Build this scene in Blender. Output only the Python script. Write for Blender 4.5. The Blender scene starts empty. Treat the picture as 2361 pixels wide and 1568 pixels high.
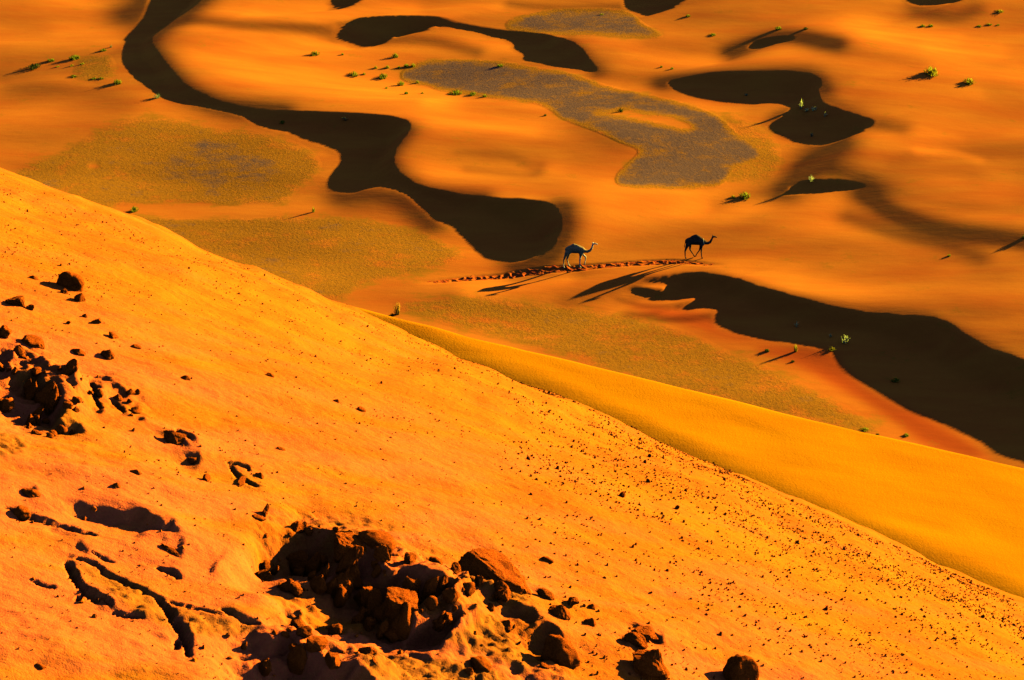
import bpy, bmesh, math, random
import numpy as np
from mathutils import Vector, Matrix, noise as mnoise

# ------------------------------------------------------------------ camera, sky, sun
S = bpy.context.scene
COL = S.collection
F = 2240.0                      # focal length in pixels of a 1024 px wide picture
PITCH = math.radians(27.0)
HC = 85.0
SP, CP = math.sin(PITCH), math.cos(PITCH)
cam_d = bpy.data.cameras.new('camera'); cam = bpy.data.objects.new('camera', cam_d); COL.objects.link(cam)
cam.location = (0, 0, HC); cam.rotation_euler = (math.pi/2 - PITCH, 0, 0)
cam_d.sensor_width = 36; cam_d.lens = 36*F/1024; cam_d.clip_start = .1; cam_d.clip_end = 8000
S.camera = cam
SUN = np.array([.80, .578, .166]); SUN /= np.linalg.norm(SUN)
EL = math.asin(SUN[2])
w = bpy.data.worlds.new('World'); S.world = w; w.use_nodes = True
nt = w.node_tree; bg = nt.nodes['Background']
sky = nt.nodes.new('ShaderNodeTexSky'); sky.sky_type = 'NISHITA'; sky.sun_disc = False
sky.air_density = .34; sky.dust_density = 0; sky.ozone_density = 2.2
sky.sun_elevation = EL; sky.sun_rotation = math.atan2(SUN[0], SUN[1])
nt.links.new(sky.outputs[0], bg.inputs[0]); bg.inputs[1].default_value = .05
sd = bpy.data.lights.new('sun', 'SUN'); so = bpy.data.objects.new('sun', sd); COL.objects.link(so)
sd.energy = 5.0; sd.angle = math.radians(.5); sd.color = (1, .88, .12)
so.rotation_euler = Vector(SUN.tolist()).to_track_quat('Z', 'Y').to_euler(); so.location = (60, 60, 120)
S.view_settings.view_transform = 'Standard'; S.view_settings.look = 'None'
S.view_settings.gamma = 1; S.view_settings.use_curve_mapping = False
S.view_settings.exposure = 1.95
S.cycles.diffuse_bounces = 0; S.cycles.max_bounces = 4

# ------------------------------------------------------------------ numpy helpers
VS = 1024/2361.0                # traced coordinates are on a 2361 px wide copy of the picture
def project(x, y, z):
    d = y*CP + (HC-z)*SP
    u = y*SP - (HC-z)*CP
    d = np.maximum(d, 1e-3)
    return (512 + F*x/d)/VS, (340 - F*u/d)/VS, d
def ray(vx, vy):
    px = (vx*VS-512)/F; py = (340-vy*VS)/F
    return np.array([px, CP + py*SP, -SP + py*CP])
def spline(P, n=6, closed=True):
    P = np.array(P, float); N = len(P); out = []
    for i in range(N if closed else N-1):
        g = (lambda k: P[k % N]) if closed else (lambda k: P[min(max(k, 0), N-1)])
        a, b, c, d = g(i-1), g(i), g(i+1), g(i+2)
        for k in range(n):
            t = k/n
            out.append(.5*((2*b) + (c-a)*t + (2*a-5*b+4*c-d)*t*t + (3*b-a-3*c+d)*t**3))
    if not closed: out.append(P[-1])
    return np.array(out)
def blur(A, r, n=2):
    if r < 1: return A
    for _ in range(n):
        for ax in (0, 1):
            pad = [(0, 0), (0, 0)]; pad[ax] = (r+1, r)
            B = np.cumsum(np.pad(A, pad, mode='edge'), axis=ax, dtype=np.float64)
            k = 2*r+1
            A = ((B[k:] - B[:-k]) if ax == 0 else (B[:, k:] - B[:, :-k]))/k
    return A.astype(np.float32)
X0, X1, Y0, Y1 = -400, 2760, -300, 1800      # canvas for traced outlines
def canvas(): return np.zeros((Y1-Y0, X1-X0), np.float32)
def fill(A, poly, val=1.0, n=5, jag=0, seed=0):
    P = spline(poly, n) if n > 1 else np.array(poly, float)
    if jag:
        rr = np.random.RandomState(seed); P = P + rr.normal(0, jag, P.shape)
    x = P[:, 0]-X0; y = P[:, 1]-Y0; xn = np.roll(x, -1); yn = np.roll(y, -1)
    for row in range(max(0, int(y.min())), min(A.shape[0]-1, int(y.max())+1)):
        yc = row+.5
        m = (y <= yc) != (yn <= yc)
        if not m.any(): continue
        xs = np.sort(x[m] + (yc-y[m])*(xn[m]-x[m])/(yn[m]-y[m]))
        for a, b in zip(xs[::2], xs[1::2]):
            ia, ib = int(round(a)), int(round(b))
            if ib > ia: A[row, max(ia, 0):max(ib, 0)] = val
def lookup(A, vx, vy):
    x = np.clip(vx-X0, 0, A.shape[1]-2.01); y = np.clip(vy-Y0, 0, A.shape[0]-2.01)
    i = x.astype(int); j = y.astype(int); fx = x-i; fy = y-j
    return (A[j, i]*(1-fx)+A[j, i+1]*fx)*(1-fy) + (A[j+1, i]*(1-fx)+A[j+1, i+1]*fx)*fy
def stroke(A, pts, wd, strength):
    P = spline(pts, 4, False); m = int(3*wd)
    x0 = max(int(P[:, 0].min())-m, X0); x1 = min(int(P[:, 0].max())+m, X1)
    y0 = max(int(P[:, 1].min())-m, Y0); y1 = min(int(P[:, 1].max())+m, Y1)
    if x1 <= x0 or y1 <= y0: return
    gx, gy = np.meshgrid(np.arange(x0, x1), np.arange(y0, y1))
    d2 = np.full(gx.shape, 1e12)
    for a, b in zip(P[:-1], P[1:]):
        e = b-a; L = max((e*e).sum(), 1e-9)
        t = np.clip(((gx-a[0])*e[0]+(gy-a[1])*e[1])/L, 0, 1)
        # heights in the picture are foreshortened ground, so spread less vertically
        dx = gx-a[0]-t*e[0]; dy = (gy-a[1]-t*e[1])*1.5
        d2 = np.minimum(d2, dx*dx+dy*dy)
    wd *= 1.45
    A[y0-Y0:y1-Y0, x0-X0:x1-X0] *= (1 - strength*np.exp(-d2/(wd*wd))).astype(np.float32)
def hsh(i, j, s):
    n = (i.astype(np.int64)*374761393 + j.astype(np.int64)*668265263 + s*974634777) & 0x7fffffff
    n = ((n ^ (n >> 13))*1274126177) & 0x7fffffff
    return ((n ^ (n >> 16)) & 0xffff)/65535.0*2-1
def vnoise(x, y, s=0):
    i = np.floor(x).astype(np.int64); j = np.floor(y).astype(np.int64); fx = x-i; fy = y-j
    fx = fx*fx*fx*(fx*(fx*6-15)+10); fy = fy*fy*fy*(fy*(fy*6-15)+10)
    return (hsh(i, j, s)*(1-fx)+hsh(i+1, j, s)*fx)*(1-fy) + (hsh(i, j+1, s)*(1-fx)+hsh(i+1, j+1, s)*fx)*fy
def fbm(x, y, s=0, o=4, g=.5):
    v = 0; a = 1; c, q = math.cos(.6), math.sin(.6)
    for k in range(o):
        v = v + a*vnoise(x, y, s+k*17); x, y = (x*c-y*q)*2.03+5.1, (x*q+y*c)*2.03+9.7; a *= g
    return v
def solve(g, W, dx, lam, mu, r, its):
    """height whose slope along axis 0 (the light's path) is g, weighted by W, smooth across it"""
    i2 = 1/(dx*dx)
    def A(v):
        o = mu*v
        d = (v[1:]-v[:-1])*W[:-1]*i2; o[1:] += d; o[:-1] -= d
        d = (v[:, 1:]-v[:, :-1])*(lam*i2); o[:, 1:] += d; o[:, :-1] -= d
        return o
    b = np.zeros_like(r); d = W[:-1]*g[:-1]/dx; b[1:] += d; b[:-1] -= d
    res = b-A(r); p = res.copy(); rs = float((res*res).sum())
    for k in range(its):
        Ap = A(p); al = rs/float((p*Ap).sum()+1e-20); r = r+al*p; res = res-al*Ap
        n = float((res*res).sum()); p = res+(n/rs)*p; rs = n
        if rs < 1e-9*float((b*b).sum()): break
    return r
def runs(M, dx):
    """distance along axis 0 since the start of a dark run and until its end"""
    dA = np.zeros_like(M); dB = np.zeros_like(M)
    for i in range(1, M.shape[0]): dA[i] = np.where(M[i] > .5, dA[i-1]+dx, 0)
    for i in range(M.shape[0]-2, -1, -1): dB[i] = np.where(M[i] > .5, dB[i+1]+dx, 0)
    return dA, dB
def smin(a, b, k):
    h = np.clip(.5+.5*(b-a)/k, 0, 1)
    return b*(1-h)+a*h-k*h*(1-h)
def bil(A, fi, fj):
    fi = np.clip(fi, 0, A.shape[0]-1.001); fj = np.clip(fj, 0, A.shape[1]-1.001)
    i = fi.astype(int); j = fj.astype(int); x = fi-i; y = fj-j
    return (A[i, j]*(1-x)+A[i+1, j]*x)*(1-y)+(A[i, j+1]*(1-x)+A[i+1, j+1]*x)*y

# ------------------------------------------------------------------ traced dunes of the valley
DARK = [
 # the long winding slip face
 [(500,-60),(458,0),(431,24),(400,44),(376,62),(352,79),(342,92),(345,106),(355,120),(369,140),(386,161),(403,181),(424,202),(455,219),(496,236),(533,246),
  (581,256),(649,263),(692,264),(765,267),(838,270),(897,272),(922,275),(937,282),(939,297),(926,315),(908,341),(900,366),(904,388),(922,406),(955,428),
  (1003,443),(1058,454),(1113,461),(1168,463),(1234,465),(1263,472),(1278,487),(1286,509),(1282,534),(1268,566),(1245,586),(1212,598),(1180,604),(1150,602),
  (1121,595),(1099,578),(1073,558),(1048,540),(1022,523),(1003,507),(975,482),(948,455),(905,436),(860,434),(820,444),(790,445),(766,441),(757,434),(755,420),(769,396),(786,376),
  (783,357),(752,342),(718,333),(684,321),(649,306),(612,299),(588,284),(560,269),(526,259),(495,252),(455,244),(410,237),(372,224),(345,203),(318,185),(297,164),
  (284,144),(283,123),(286,104),(290,96),(286,90),(308,68),(328,44),(338,20),(350,-10),(380,-60)],
 [(783,55),(820,47),(875,44),(948,41),(977,44),(1021,51),(1076,59),(1131,68),(1186,75),(1241,79),(1278,86),(1314,99),(1336,114),(1351,135),(1373,165),
  (1333,161),(1278,154),(1241,146),(1208,139),(1204,128),(1182,114),(1179,103),(1157,92),(1124,86),(1095,77),(1058,70),(1003,64),(985,70),(948,79),(910,84),
  (890,92),(880,101),(840,103),(802,101),(772,97),(761,90),(769,77),(778,65)],
 [(765,-30),(757,3),(758,11),(765,16),(787,19),(809,15),(838,5),(870,-8),(900,-30)],
 [(1446,-20),(1435,12),(1440,20),(1453,27),(1479,33),(1516,30),(1540,23),(1557,15),(1583,0),(1600,-20)],
 [(2060,-30),(2079,0),(2098,11),(2120,15),(2149,14),(2193,7),(2240,-8),(2280,-30)],
 [(1727,111),(1736,101),(1762,91),(1791,87),(1824,88),(1820,95),(1791,101),(1754,110)],
 [(1543,190),(1590,183),(1645,177),(1718,175),(1809,172),(1857,175),(1882,183),(1886,194),(1880,212),(1888,232),(1900,243),(1937,256),(1973,268),(2008,279),(2010,288),
  (1973,309),(1937,321),(1900,331),(1864,333),(1827,327),(1798,314),(1775,301),(1774,287),(1805,270),(1822,252),(1800,240),(1762,238),(1732,240),(1681,237),(1627,230),(1583,219),(1557,208)],
 [(1780,453),(1813,443),(1840,424),(1879,418),(1937,420),(1992,429),(1950,439),(1919,443),(1864,449),(1820,449)],
 [(1487,645),(1535,640),(1579,635),(1612,631),(1645,637),(1685,642),(1729,657),(1777,671),(1832,688),(1906,708),(1979,723),(2053,731),(2126,734),(2163,741),(2200,760),
  (2236,783),(2273,805),(2328,824),(2361,837),(2450,880),(2600,980),(2600,1200),(2420,1160),(2320,1090),(2280,1052),(2255,1019),(2218,1000),(2163,975),(2108,953),(2053,923),(2016,899),
  (1979,877),(1942,850),(1924,828),(1918,813),(1887,804),(1850,796),(1777,787),(1703,772),(1667,758),(1643,743),(1646,730),(1650,718),(1620,712),(1585,716),(1560,712),(1572,704),(1610,692),(1553,695),(1505,695),(1465,690),
  (1450,681),(1447,669),(1460,662),(1490,668),(1530,674),(1534,662),(1520,656),(1490,654),(1470,650)],
]
SHADE = [   # where the lit sand rounds over and catches less of the sun
 ([(500,-40),(458,0),(400,44),(352,79),(345,106),(369,140),(403,181),(455,219),(533,246),(649,258)], 24, .8),
 ([(300,30),(330,0),(340,-40)], 30, .7),
 ([(430,45),(560,58),(700,64),(770,78)], 16, .55),
 ([(939,297),(908,341),(900,366),(922,406),(955,428),(1003,443),(1113,456)], 18, .7),
 ([(1300,480),(1300,530),(1262,590),(1200,610)], 26, .75),
 ([(790,452),(870,450),(940,470),(990,515)], 24, .65),
 ([(1380,165),(1351,128),(1314,95)], 16, .5), ([(880,92),(950,90),(1020,98),(1100,118)], 16, .5),
 ([(1530,190),(1590,178),(1720,170),(1860,170),(1902,200)], 16, .7),
 ([(1900,225),(1973,262),(2015,282),(2080,296)], 20, .5), ([(1850,250),(1800,262),(1780,280)], 14, .55),
 ([(1937,330),(1890,360),(1850,400),(1820,430)], 30, .75), ([(1900,380),(1960,400),(2010,425)], 24, .6),
 ([(1660,470),(1720,450),(1800,440)], 24, .4),
 ([(2000,447),(2050,482),(2120,512),(2200,532),(2300,545),(2380,555)], 24, .85), ([(1960,500),(2060,535),(2180,562),(2260,592)], 22, .5),
 ([(2046,434),(2138,462),(2266,478),(2361,484)], 14, .3),
 ([(1500,640),(1620,628),(1714,646),(1832,680),(1979,714),(2126,724),(2220,762),(2340,822)], 12, .45),
 ([(1690,116),(1740,97),(1800,83),(1860,86),(1930,98)], 18, .85),
 ([(1380,160),(1450,178),(1540,188)], 20, .4), ([(2120,24),(2200,38),(2250,20)], 22, .5),
 ([(30,330),(150,345),(250,300)], 60, .1), ([(0,40),(120,60),(260,50)], 40, .25), ([(60,190),(160,230),(260,240)], 40, .2),
 ([(1000,400),(1150,384),(1280,372)], 24, -.35), ([(1060,350),(1180,360),(1240,395)], 10, .3), ([(2120,350),(2200,352),(2260,368)], 9, -.5),
 ([(1480,215),(1580,232),(1700,262)], 14, -.25), ([(2080,370),(2150,385),(2240,400)], 26, .3), ([(1860,690),(2000,705),(2150,720)], 14, .2),
 ([(1850,800),(1960,870),(2080,960),(2240,1040)], 26, .35), ([(1900,620),(2100,640),(2300,640)], 30, .25), ([(600,20),(750,25),(950,20)], 16, -.25),
 ([(1450,725),(1560,735),(1640,728)], 10, .5), ([(1430,690),(1500,705),(1570,706)], 8, .4),
 ([(1600,540),(1480,560),(1400,600)], 30, .15), ([(1100,230),(1300,280),(1400,320)], 30, .25),
 ([(1500,100),(1600,112),(1720,122)], 12, .2), ([(1870,95),(1990,122),(2120,150)], 20, .3), ([(2000,232),(2180,258),(2361,270)], 30, .25), ([(2080,420),(2200,446),(2361,455)], 26, .35),
 ([(1180,8),(1300,18),(1430,16)], 12, .45), ([(1960,60),(2060,80),(2200,90)], 18, -.3), ([(2150,110),(2300,120)], 18, -.3), ([(1990,200),(2100,215),(2250,215)], 18, -.3),
 ([(2200,640),(2361,700)], 30, -.2), ([(960,270),(1100,285),(1230,300)], 16, -.25), ([(2250,330),(2361,345)], 20, .2), ([(1350,215),(1450,250)], 14, .2), ([(1080,390),(1230,402),(1250,380)], 9, .35), ([(1290,100),(1400,130)], 20, .3),
 ([(1090,672),(1200,652),(1300,636)], 20, -.75), ([(1310,695),(1400,672),(1470,650)], 22, .4), ([(430,110),(600,160),(820,205),(1000,245)], 50, -.28), ([(1330,430),(1600,470),(1660,500)], 40, -.22), ([(2080,330),(2180,400),(2300,430)], 45, -.3), ([(1500,15),(1700,60),(2000,40)], 34, -.22),
 ([(1400,105),(1560,125),(1680,140)], 30, -.25), ([(640,330),(740,350)], 12, -.3), ([(0,270),(120,290),(240,260)], 60, .25), ([(820,480),(940,500),(1060,545)], 26, .3), ([(2000,590),(2200,610),(2361,620)], 26, .2),
 ([(40,180),(110,178),(200,190)], 12, -.35), ([(40,205),(200,215),(300,235)], 26, .3), ([(150,70),(230,60),(290,70)], 24, -.25), ([(990,235),(1120,225),(1260,250)], 12, -.3), ([(1350,290),(1440,330)], 30, .35),
 ([(1460,40),(1600,45),(1720,20)], 20, .25), ([(1900,110),(2050,130),(2300,150)], 20, .2), ([(2050,290),(2200,300),(2361,330)], 26, .2),
]
PAN = [  # gravel flats: outline, cover (0.5 thin olive gravel, 1 purple-brown gravel)
 ([(-80,440),(20,400),(68,376),(137,352),(188,325),(222,301),(267,280),(308,270),(376,270),(444,284),(513,297),(598,304),(667,325),(711,342),(735,369),(748,386),(711,417),(667,455),(660,480),(760,500),(860,508),(960,532),(1050,572),(1078,594),(1000,622),(880,648),(820,668),(760,695),(500,640),(300,560),(100,480),(-80,480)], .50),
 ([(400,320),(500,310),(600,335),(680,380),(640,430),(560,455),(470,440),(380,430),(360,380)], .74),
 ([(926,172),(970,146),(1040,141),(1150,145),(1223,157),(1314,172),(1387,197),(1461,215),(1540,232),(1610,252),(1660,275),(1700,310),(1745,340),(1750,365),(1690,390),(1660,425),(1600,432),(1510,432),(1430,425),(1425,405),(1445,385),(1470,360),(1478,345),(1430,325),(1380,302),(1300,272),(1270,250),(1230,235),(1150,225),(1080,215),(1010,205),(990,195),(940,186)], 1.0),
 ([(1660,260),(1740,285),(1795,330),(1800,370),(1780,415),(1700,425),(1660,420),(1690,380),(1700,320)], .45),
 ([(1164,59),(1204,40),(1241,30),(1314,24),(1406,24),(1453,33),(1479,55),(1516,76),(1534,85),(1461,84),(1369,79),(1278,78),(1204,71)], .95),
 ([(205,137),(253,133),(260,174),(219,180),(164,176)], .8),
 ([(880,700),(1000,688),(1100,680),(1250,700),(1450,725),(1600,770),(1680,810),(1780,850),(1900,910),(1990,960),(2030,985),(2020,1010),(1900,985),(1700,940),(1450,870),(1250,810),(1100,770),(980,735)], .45),
]
HOLE = [[(250,478),(420,468),(520,478),(600,470),(720,478),(745,500),(600,497),(480,505),(340,500)], [(1365,262),(1410,255),(1440,248),(1500,262),(1560,268),(1600,290),(1590,305),(1500,285),(1430,272)], [(340,490),(420,470),(560,478),(640,480),(620,500),(500,500)], [(200,385),(215,372),(232,375),(222,390)]]
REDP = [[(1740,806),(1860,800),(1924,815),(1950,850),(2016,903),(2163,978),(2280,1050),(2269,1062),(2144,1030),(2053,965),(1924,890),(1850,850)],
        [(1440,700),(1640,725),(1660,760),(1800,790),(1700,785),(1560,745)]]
A_dark = canvas()
for p in DARK: fill(A_dark, p)
A_dark = blur(A_dark, 1, 2)
A_g = canvas()+1
for p, wd, st in SHADE: stroke(A_g, p, wd*(1.45 if st >= .6 else 1.1), min(1, st*1.3) if st >= .4 else st)
A_pan = canvas()
for p, v in PAN:
    T = canvas(); fill(T, p, 1); A_pan = np.maximum(A_pan, blur(T, 22 if .65 < v < .9 else 16 if v < .6 else 8, 2)*v)
for p in HOLE:
    T = canvas(); fill(T, p, 1); A_pan *= 1-.85*blur(T, 7, 2)
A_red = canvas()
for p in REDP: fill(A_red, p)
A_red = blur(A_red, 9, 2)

# rays of light run along axis 0 of this grid, sun side first
hd = math.hypot(SUN[0], SUN[1]); DS = np.array([-SUN[0], -SUN[1]])/hd; DT = np.array([DS[1], -DS[0]])
TE = SUN[2]/hd
OX, OY, R = 5.0, 208.0, 150.0
def valley(dx, h, its):
    n = int(2*R/dx); c = (np.arange(n)*dx-R).astype(np.float32)
    s, t = np.meshgrid(c, c, indexing='ij')
    x = OX+s*DS[0]+t*DT[0]; y = OY+s*DS[1]+t*DT[1]
    if h is None: h = np.zeros_like(x)
    vx, vy, _ = project(x, y, h)
    edge = np.clip((np.minimum(vx+280, 2640-vx))/200, 0, 1)*np.clip((vy+220)/100, 0, 1)
    dark = lookup(A_dark, vx, vy)*(edge > 0)
    gm = lookup(A_g, vx, vy)
    G = TE*1.46*gm*np.clip(1+.34*fbm(x/24, y/9, 3, 3), .5, 1.6)
    G = np.maximum(G, .025)
    pan = lookup(A_pan, vx, vy)
    G = G*(1-.6*np.clip(pan, 0, 1))+TE*.6*np.clip(pan, 0, 1)
    g = G*(1-dark)-TE
    # outside the traced view let it run level
    out = 1-np.clip(edge, 0, 1); g = g*(1-out)
    W = (1+14*dark+7*np.clip(1-gm, 0, 1)*(1-dark)).astype(np.float32)
    return s, t, x, y, vx, vy, dark, g.astype(np.float32), W
def upsample(A, n):
    f = np.linspace(0, A.shape[0]-1, n); fi, fj = np.meshgrid(f, f, indexing='ij'); return bil(A, fi, fj).astype(np.float32)
h = None; r = None
for dx, its in ((1.2, 250), (1.2, 120), (.6, 200), (.6, 100), (.3, 160)):
    n = int(2*R/dx)
    if r is not None and r.shape[0] != n: r = upsample(r, n); h = upsample(h, n)
    s, t, x, y, vx, vy, dark, g, W = valley(dx, h, its)
    if r is None: r = np.zeros_like(g)
    r = solve(g, W, dx, .015, 1/70.0**2, r, its)
    dA, dB = runs(dark, dx)
    dip = np.maximum(smin(.40*dA, TE*.93*dB, .12), 0)*(dark > .5)
    dip = blur(dip.astype(np.float32), max(1, int(.3/dx)), 1)*np.clip(dark*2-.6, 0, 1)
    h = (r-dip).astype(np.float32)
HG, HDX = h, dx
fade_r = R-14
def height(x, y):
    x = np.asarray(x, float); y = np.asarray(y, float)
    s = (x-OX)*DS[0]+(y-OY)*DS[1]; t = (x-OX)*DT[0]+(y-OY)*DT[1]
    k = np.clip((fade_r-np.maximum(abs(s), abs(t)))/30, 0, 1); k = k*k*(3-2*k)
    v = bil(HG, (s+R)/HDX, (t+R)/HDX)*k
    far = 6*(fbm(x/160, y/110, 8, 3)+.2)*np.clip((np.hypot(x-OX, y-OY)-230)/250, 0, 1)
    return v+far

# ------------------------------------------------------------------ materials
def mat(name, color, rough=.9, spec=.0):
    m = bpy.data.materials.new(name); m.use_nodes = True; b = m.node_tree.nodes['Principled BSDF']
    b.inputs['Base Color'].default_value = (*color, 1); b.inputs['Roughness'].default_value = rough
    b.inputs['Specular IOR Level'].default_value = spec
    return m, m.node_tree, b
class NB:
    def __init__(s, nt): s.nt = nt
    def n(s, t, **k):
        q = s.nt.nodes.new(t)
        for a, v in k.items(): setattr(q, a, v)
        return q
    def l(s, a, b): s.nt.links.new(a, b)
    def coord(s, scale=(1, 1, 1), rot=(0, 0, 0)):
        c = s.n('ShaderNodeTexCoord'); m = s.n('ShaderNodeMapping')
        m.inputs['Scale'].default_value = scale; m.inputs['Rotation'].default_value = rot
        s.l(c.outputs['Object'], m.inputs[0]); return m.outputs[0]
    def noise(s, vec, sc, det=5, rough=.6):
        q = s.n('ShaderNodeTexNoise'); q.inputs['Scale'].default_value = sc; q.inputs['Detail'].default_value = det
        q.inputs['Roughness'].default_value = rough; s.l(vec, q.inputs['Vector']); return q.outputs['Fac']
    def ramp(s, fac, a, b, ca=0, cb=1):
        q = s.n('ShaderNodeMapRange'); s.l(fac, q.inputs[0])
        for i, v in enumerate((a, b, ca, cb)): q.inputs[i+1].default_value = v
        return q.outputs[0]
    def mix(s, fac, a, b):
        q = s.n('ShaderNodeMix', data_type='RGBA')
        for v, i in ((fac, 0), (a, 6), (b, 7)):
            if isinstance(v, (int, float)): q.inputs[i].default_value = v
            elif isinstance(v, tuple): q.inputs[i].default_value = (*v, 1)
            else: s.l(v, q.inputs[i])
        return q.outputs[2]
    def math(s, op, a, b=0):
        q = s.n('ShaderNodeMath', operation=op)
        for i, v in enumerate((a, b)):
            if isinstance(v, (int, float)): q.inputs[i].default_value = v
            else: s.l(v, q.inputs[i])
        return q.outputs[0]
    def attr(s, name):
        q = s.n('ShaderNodeAttribute'); q.attribute_name = name; return q.outputs['Fac']
    def bump(s, hgt, dist, b, strength=1, prev=None):
        q = s.n('ShaderNodeBump'); q.inputs['Distance'].default_value = dist; q.inputs['Strength'].default_value = strength
        s.l(hgt, q.inputs['Height'])
        if prev: s.l(prev, q.inputs['Normal'])
        s.l(q.outputs[0], b.inputs['Normal']); return q.outputs[0]

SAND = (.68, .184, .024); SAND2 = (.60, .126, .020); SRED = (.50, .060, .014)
OLIVE = (.43, .148, .016); PURPLE = (.200, .095, .082); GRIT = (.10, .045, .022)
m_val, t_, b_ = mat('valley_sand', SAND); N = NB(t_)
co = N.coord(); st = N.coord((.35, 1.2, 1), (0, 0, .25))
c = N.mix(N.ramp(N.noise(st, .22, 4), .35, .7), SAND, SAND2)
c = N.mix(N.ramp(N.noise(co, 9, 2), .3, .75, 0, .22), c, (.42, .085, .010))
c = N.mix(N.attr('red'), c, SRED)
pan = N.attr('pan'); cw = N.coord((.35, 1, 1), (0, 0, -.5)); edge = N.math('ADD', N.math('ADD', pan, N.ramp(N.noise(co, .30, 9, .78), .3, .7, -.40, .34)), N.ramp(N.noise(cw, .9, 6, .7), .3, .7, -.16, .16))
# fine wandering tracks across the gravel
wv = N.n('ShaderNodeTexVoronoi', feature='DISTANCE_TO_EDGE'); wv.inputs['Scale'].default_value = .22
dn = N.n('ShaderNodeTexNoise'); dn.inputs['Scale'].default_value = .35; dn.inputs['Detail'].default_value = 3; N.l(co, dn.inputs['Vector'])
vm = N.n('ShaderNodeVectorMath', operation='MULTIPLY_ADD'); N.l(dn.outputs['Color'], vm.inputs[0]); vm.inputs[1].default_value = (5, 5, 0); N.l(co, vm.inputs[2]); N.l(vm.outputs[0], wv.inputs['Vector'])
track = N.ramp(wv.outputs['Distance'], .005, .022, 1, 0)
c = N.mix(N.ramp(edge, .14, .42), c, OLIVE)
c = N.mix(N.ramp(edge, .58, .95), c, PURPLE)
onpan = N.ramp(pan, .2, .4)
c = N.mix(N.math('MULTIPLY', N.math('MULTIPLY', track, onpan), .3), c, (.50, .17, .02))
spk = N.math('MULTIPLY', N.ramp(N.noise(co, 3.2, 3, .8), .52, .66), onpan)
c = N.mix(N.math('MULTIPLY', spk, .45), c, GRIT)
spk2 = N.math('MULTIPLY', N.ramp(N.noise(co, 2.1, 4, .8), .56, .70), onpan)
c = N.mix(N.math('MULTIPLY', spk2, .35), c, (.55, .2, .02))
N.l(c, b_.inputs['Base Color'])
p1 = N.bump(N.noise(st, 1.1, 3), .03, b_, .6)
grh = N.math('MULTIPLY', N.noise(co, 3.6, 4, .75), onpan)
p2 = N.bump(grh, .06, b_, .7, p1)
N.bump(N.noise(co, 14, 2), .006, b_, .7, p2)

FS = (.44, .104, .008); FS2 = (.42, .074, .008); FP = (.58, .086, .034)  # same sand as the valley, darkened to offset stronger sun on this slope
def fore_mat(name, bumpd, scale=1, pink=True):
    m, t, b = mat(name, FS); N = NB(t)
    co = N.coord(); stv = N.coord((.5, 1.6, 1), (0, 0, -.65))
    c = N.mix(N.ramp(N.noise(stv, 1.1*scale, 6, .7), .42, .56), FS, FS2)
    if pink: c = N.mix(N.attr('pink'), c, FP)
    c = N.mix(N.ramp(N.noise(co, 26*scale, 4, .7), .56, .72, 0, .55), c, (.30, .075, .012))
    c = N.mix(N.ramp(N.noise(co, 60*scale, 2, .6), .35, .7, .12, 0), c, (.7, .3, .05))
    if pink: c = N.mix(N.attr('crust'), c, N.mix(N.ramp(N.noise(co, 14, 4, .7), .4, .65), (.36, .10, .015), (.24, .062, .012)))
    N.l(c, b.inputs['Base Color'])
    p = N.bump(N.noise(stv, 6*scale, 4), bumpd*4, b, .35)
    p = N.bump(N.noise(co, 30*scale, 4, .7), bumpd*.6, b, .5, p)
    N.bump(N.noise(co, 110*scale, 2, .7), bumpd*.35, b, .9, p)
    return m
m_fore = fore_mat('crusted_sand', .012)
m_rock = bpy.data.materials.new('crumbling_sandstone'); m_rock.use_nodes = True
N = NB(m_rock.node_tree); b_ = m_rock.node_tree.nodes['Principled BSDF']; b_.inputs['Roughness'].default_value = .95; b_.inputs['Specular IOR Level'].default_value = 0
co = N.coord()
c = N.mix(N.ramp(N.noise(co, 14, 5, .7), .35, .65), (.70, .130, .012), (.56, .070, .010))
c = N.mix(N.ramp(N.noise(co, 70, 3, .7), .55, .7, 0, .5), c, (.50, .13, .03)); N.l(c, b_.inputs['Base Color'])
p = N.bump(N.noise(co, 7, 5, .75), .05, b_, .8); N.bump(N.noise(co, 30, 3, .7), .014, b_, .8, p)
m_peb, _, _ = mat('dark_red_stone', (.22, .045, .012))
m_flank, t_, b_ = mat('flank_sand', (.60, .185, .02)); N = NB(t_)
stv = N.coord((.25, 1.0, 1), (0, 0, -.9)); co = N.coord()
c = N.mix(N.ramp(N.noise(stv, .35, 5, .6), .35, .68), (.54, .168, .003), (.50, .140, .003))
c = N.mix(N.ramp(N.noise(co, 12, 2), .35, .7, 0, .2), c, (.36, .095, .002)); c = N.mix(N.math('MULTIPLY', N.attr('shade_band'), .45), c, (.40, .140, .008)); N.l(c, b_.inputs['Base Color'])
p = N.bump(N.noise(stv, .8, 6, .65), .08, b_, .5); p = N.bump(N.noise(N.coord((3.2, .8, 1), (0, 0, -.5)), .9, 2), .03, b_, .3, p); N.bump(N.noise(co, 9, 4), .03, b_, .8, p)

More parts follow.
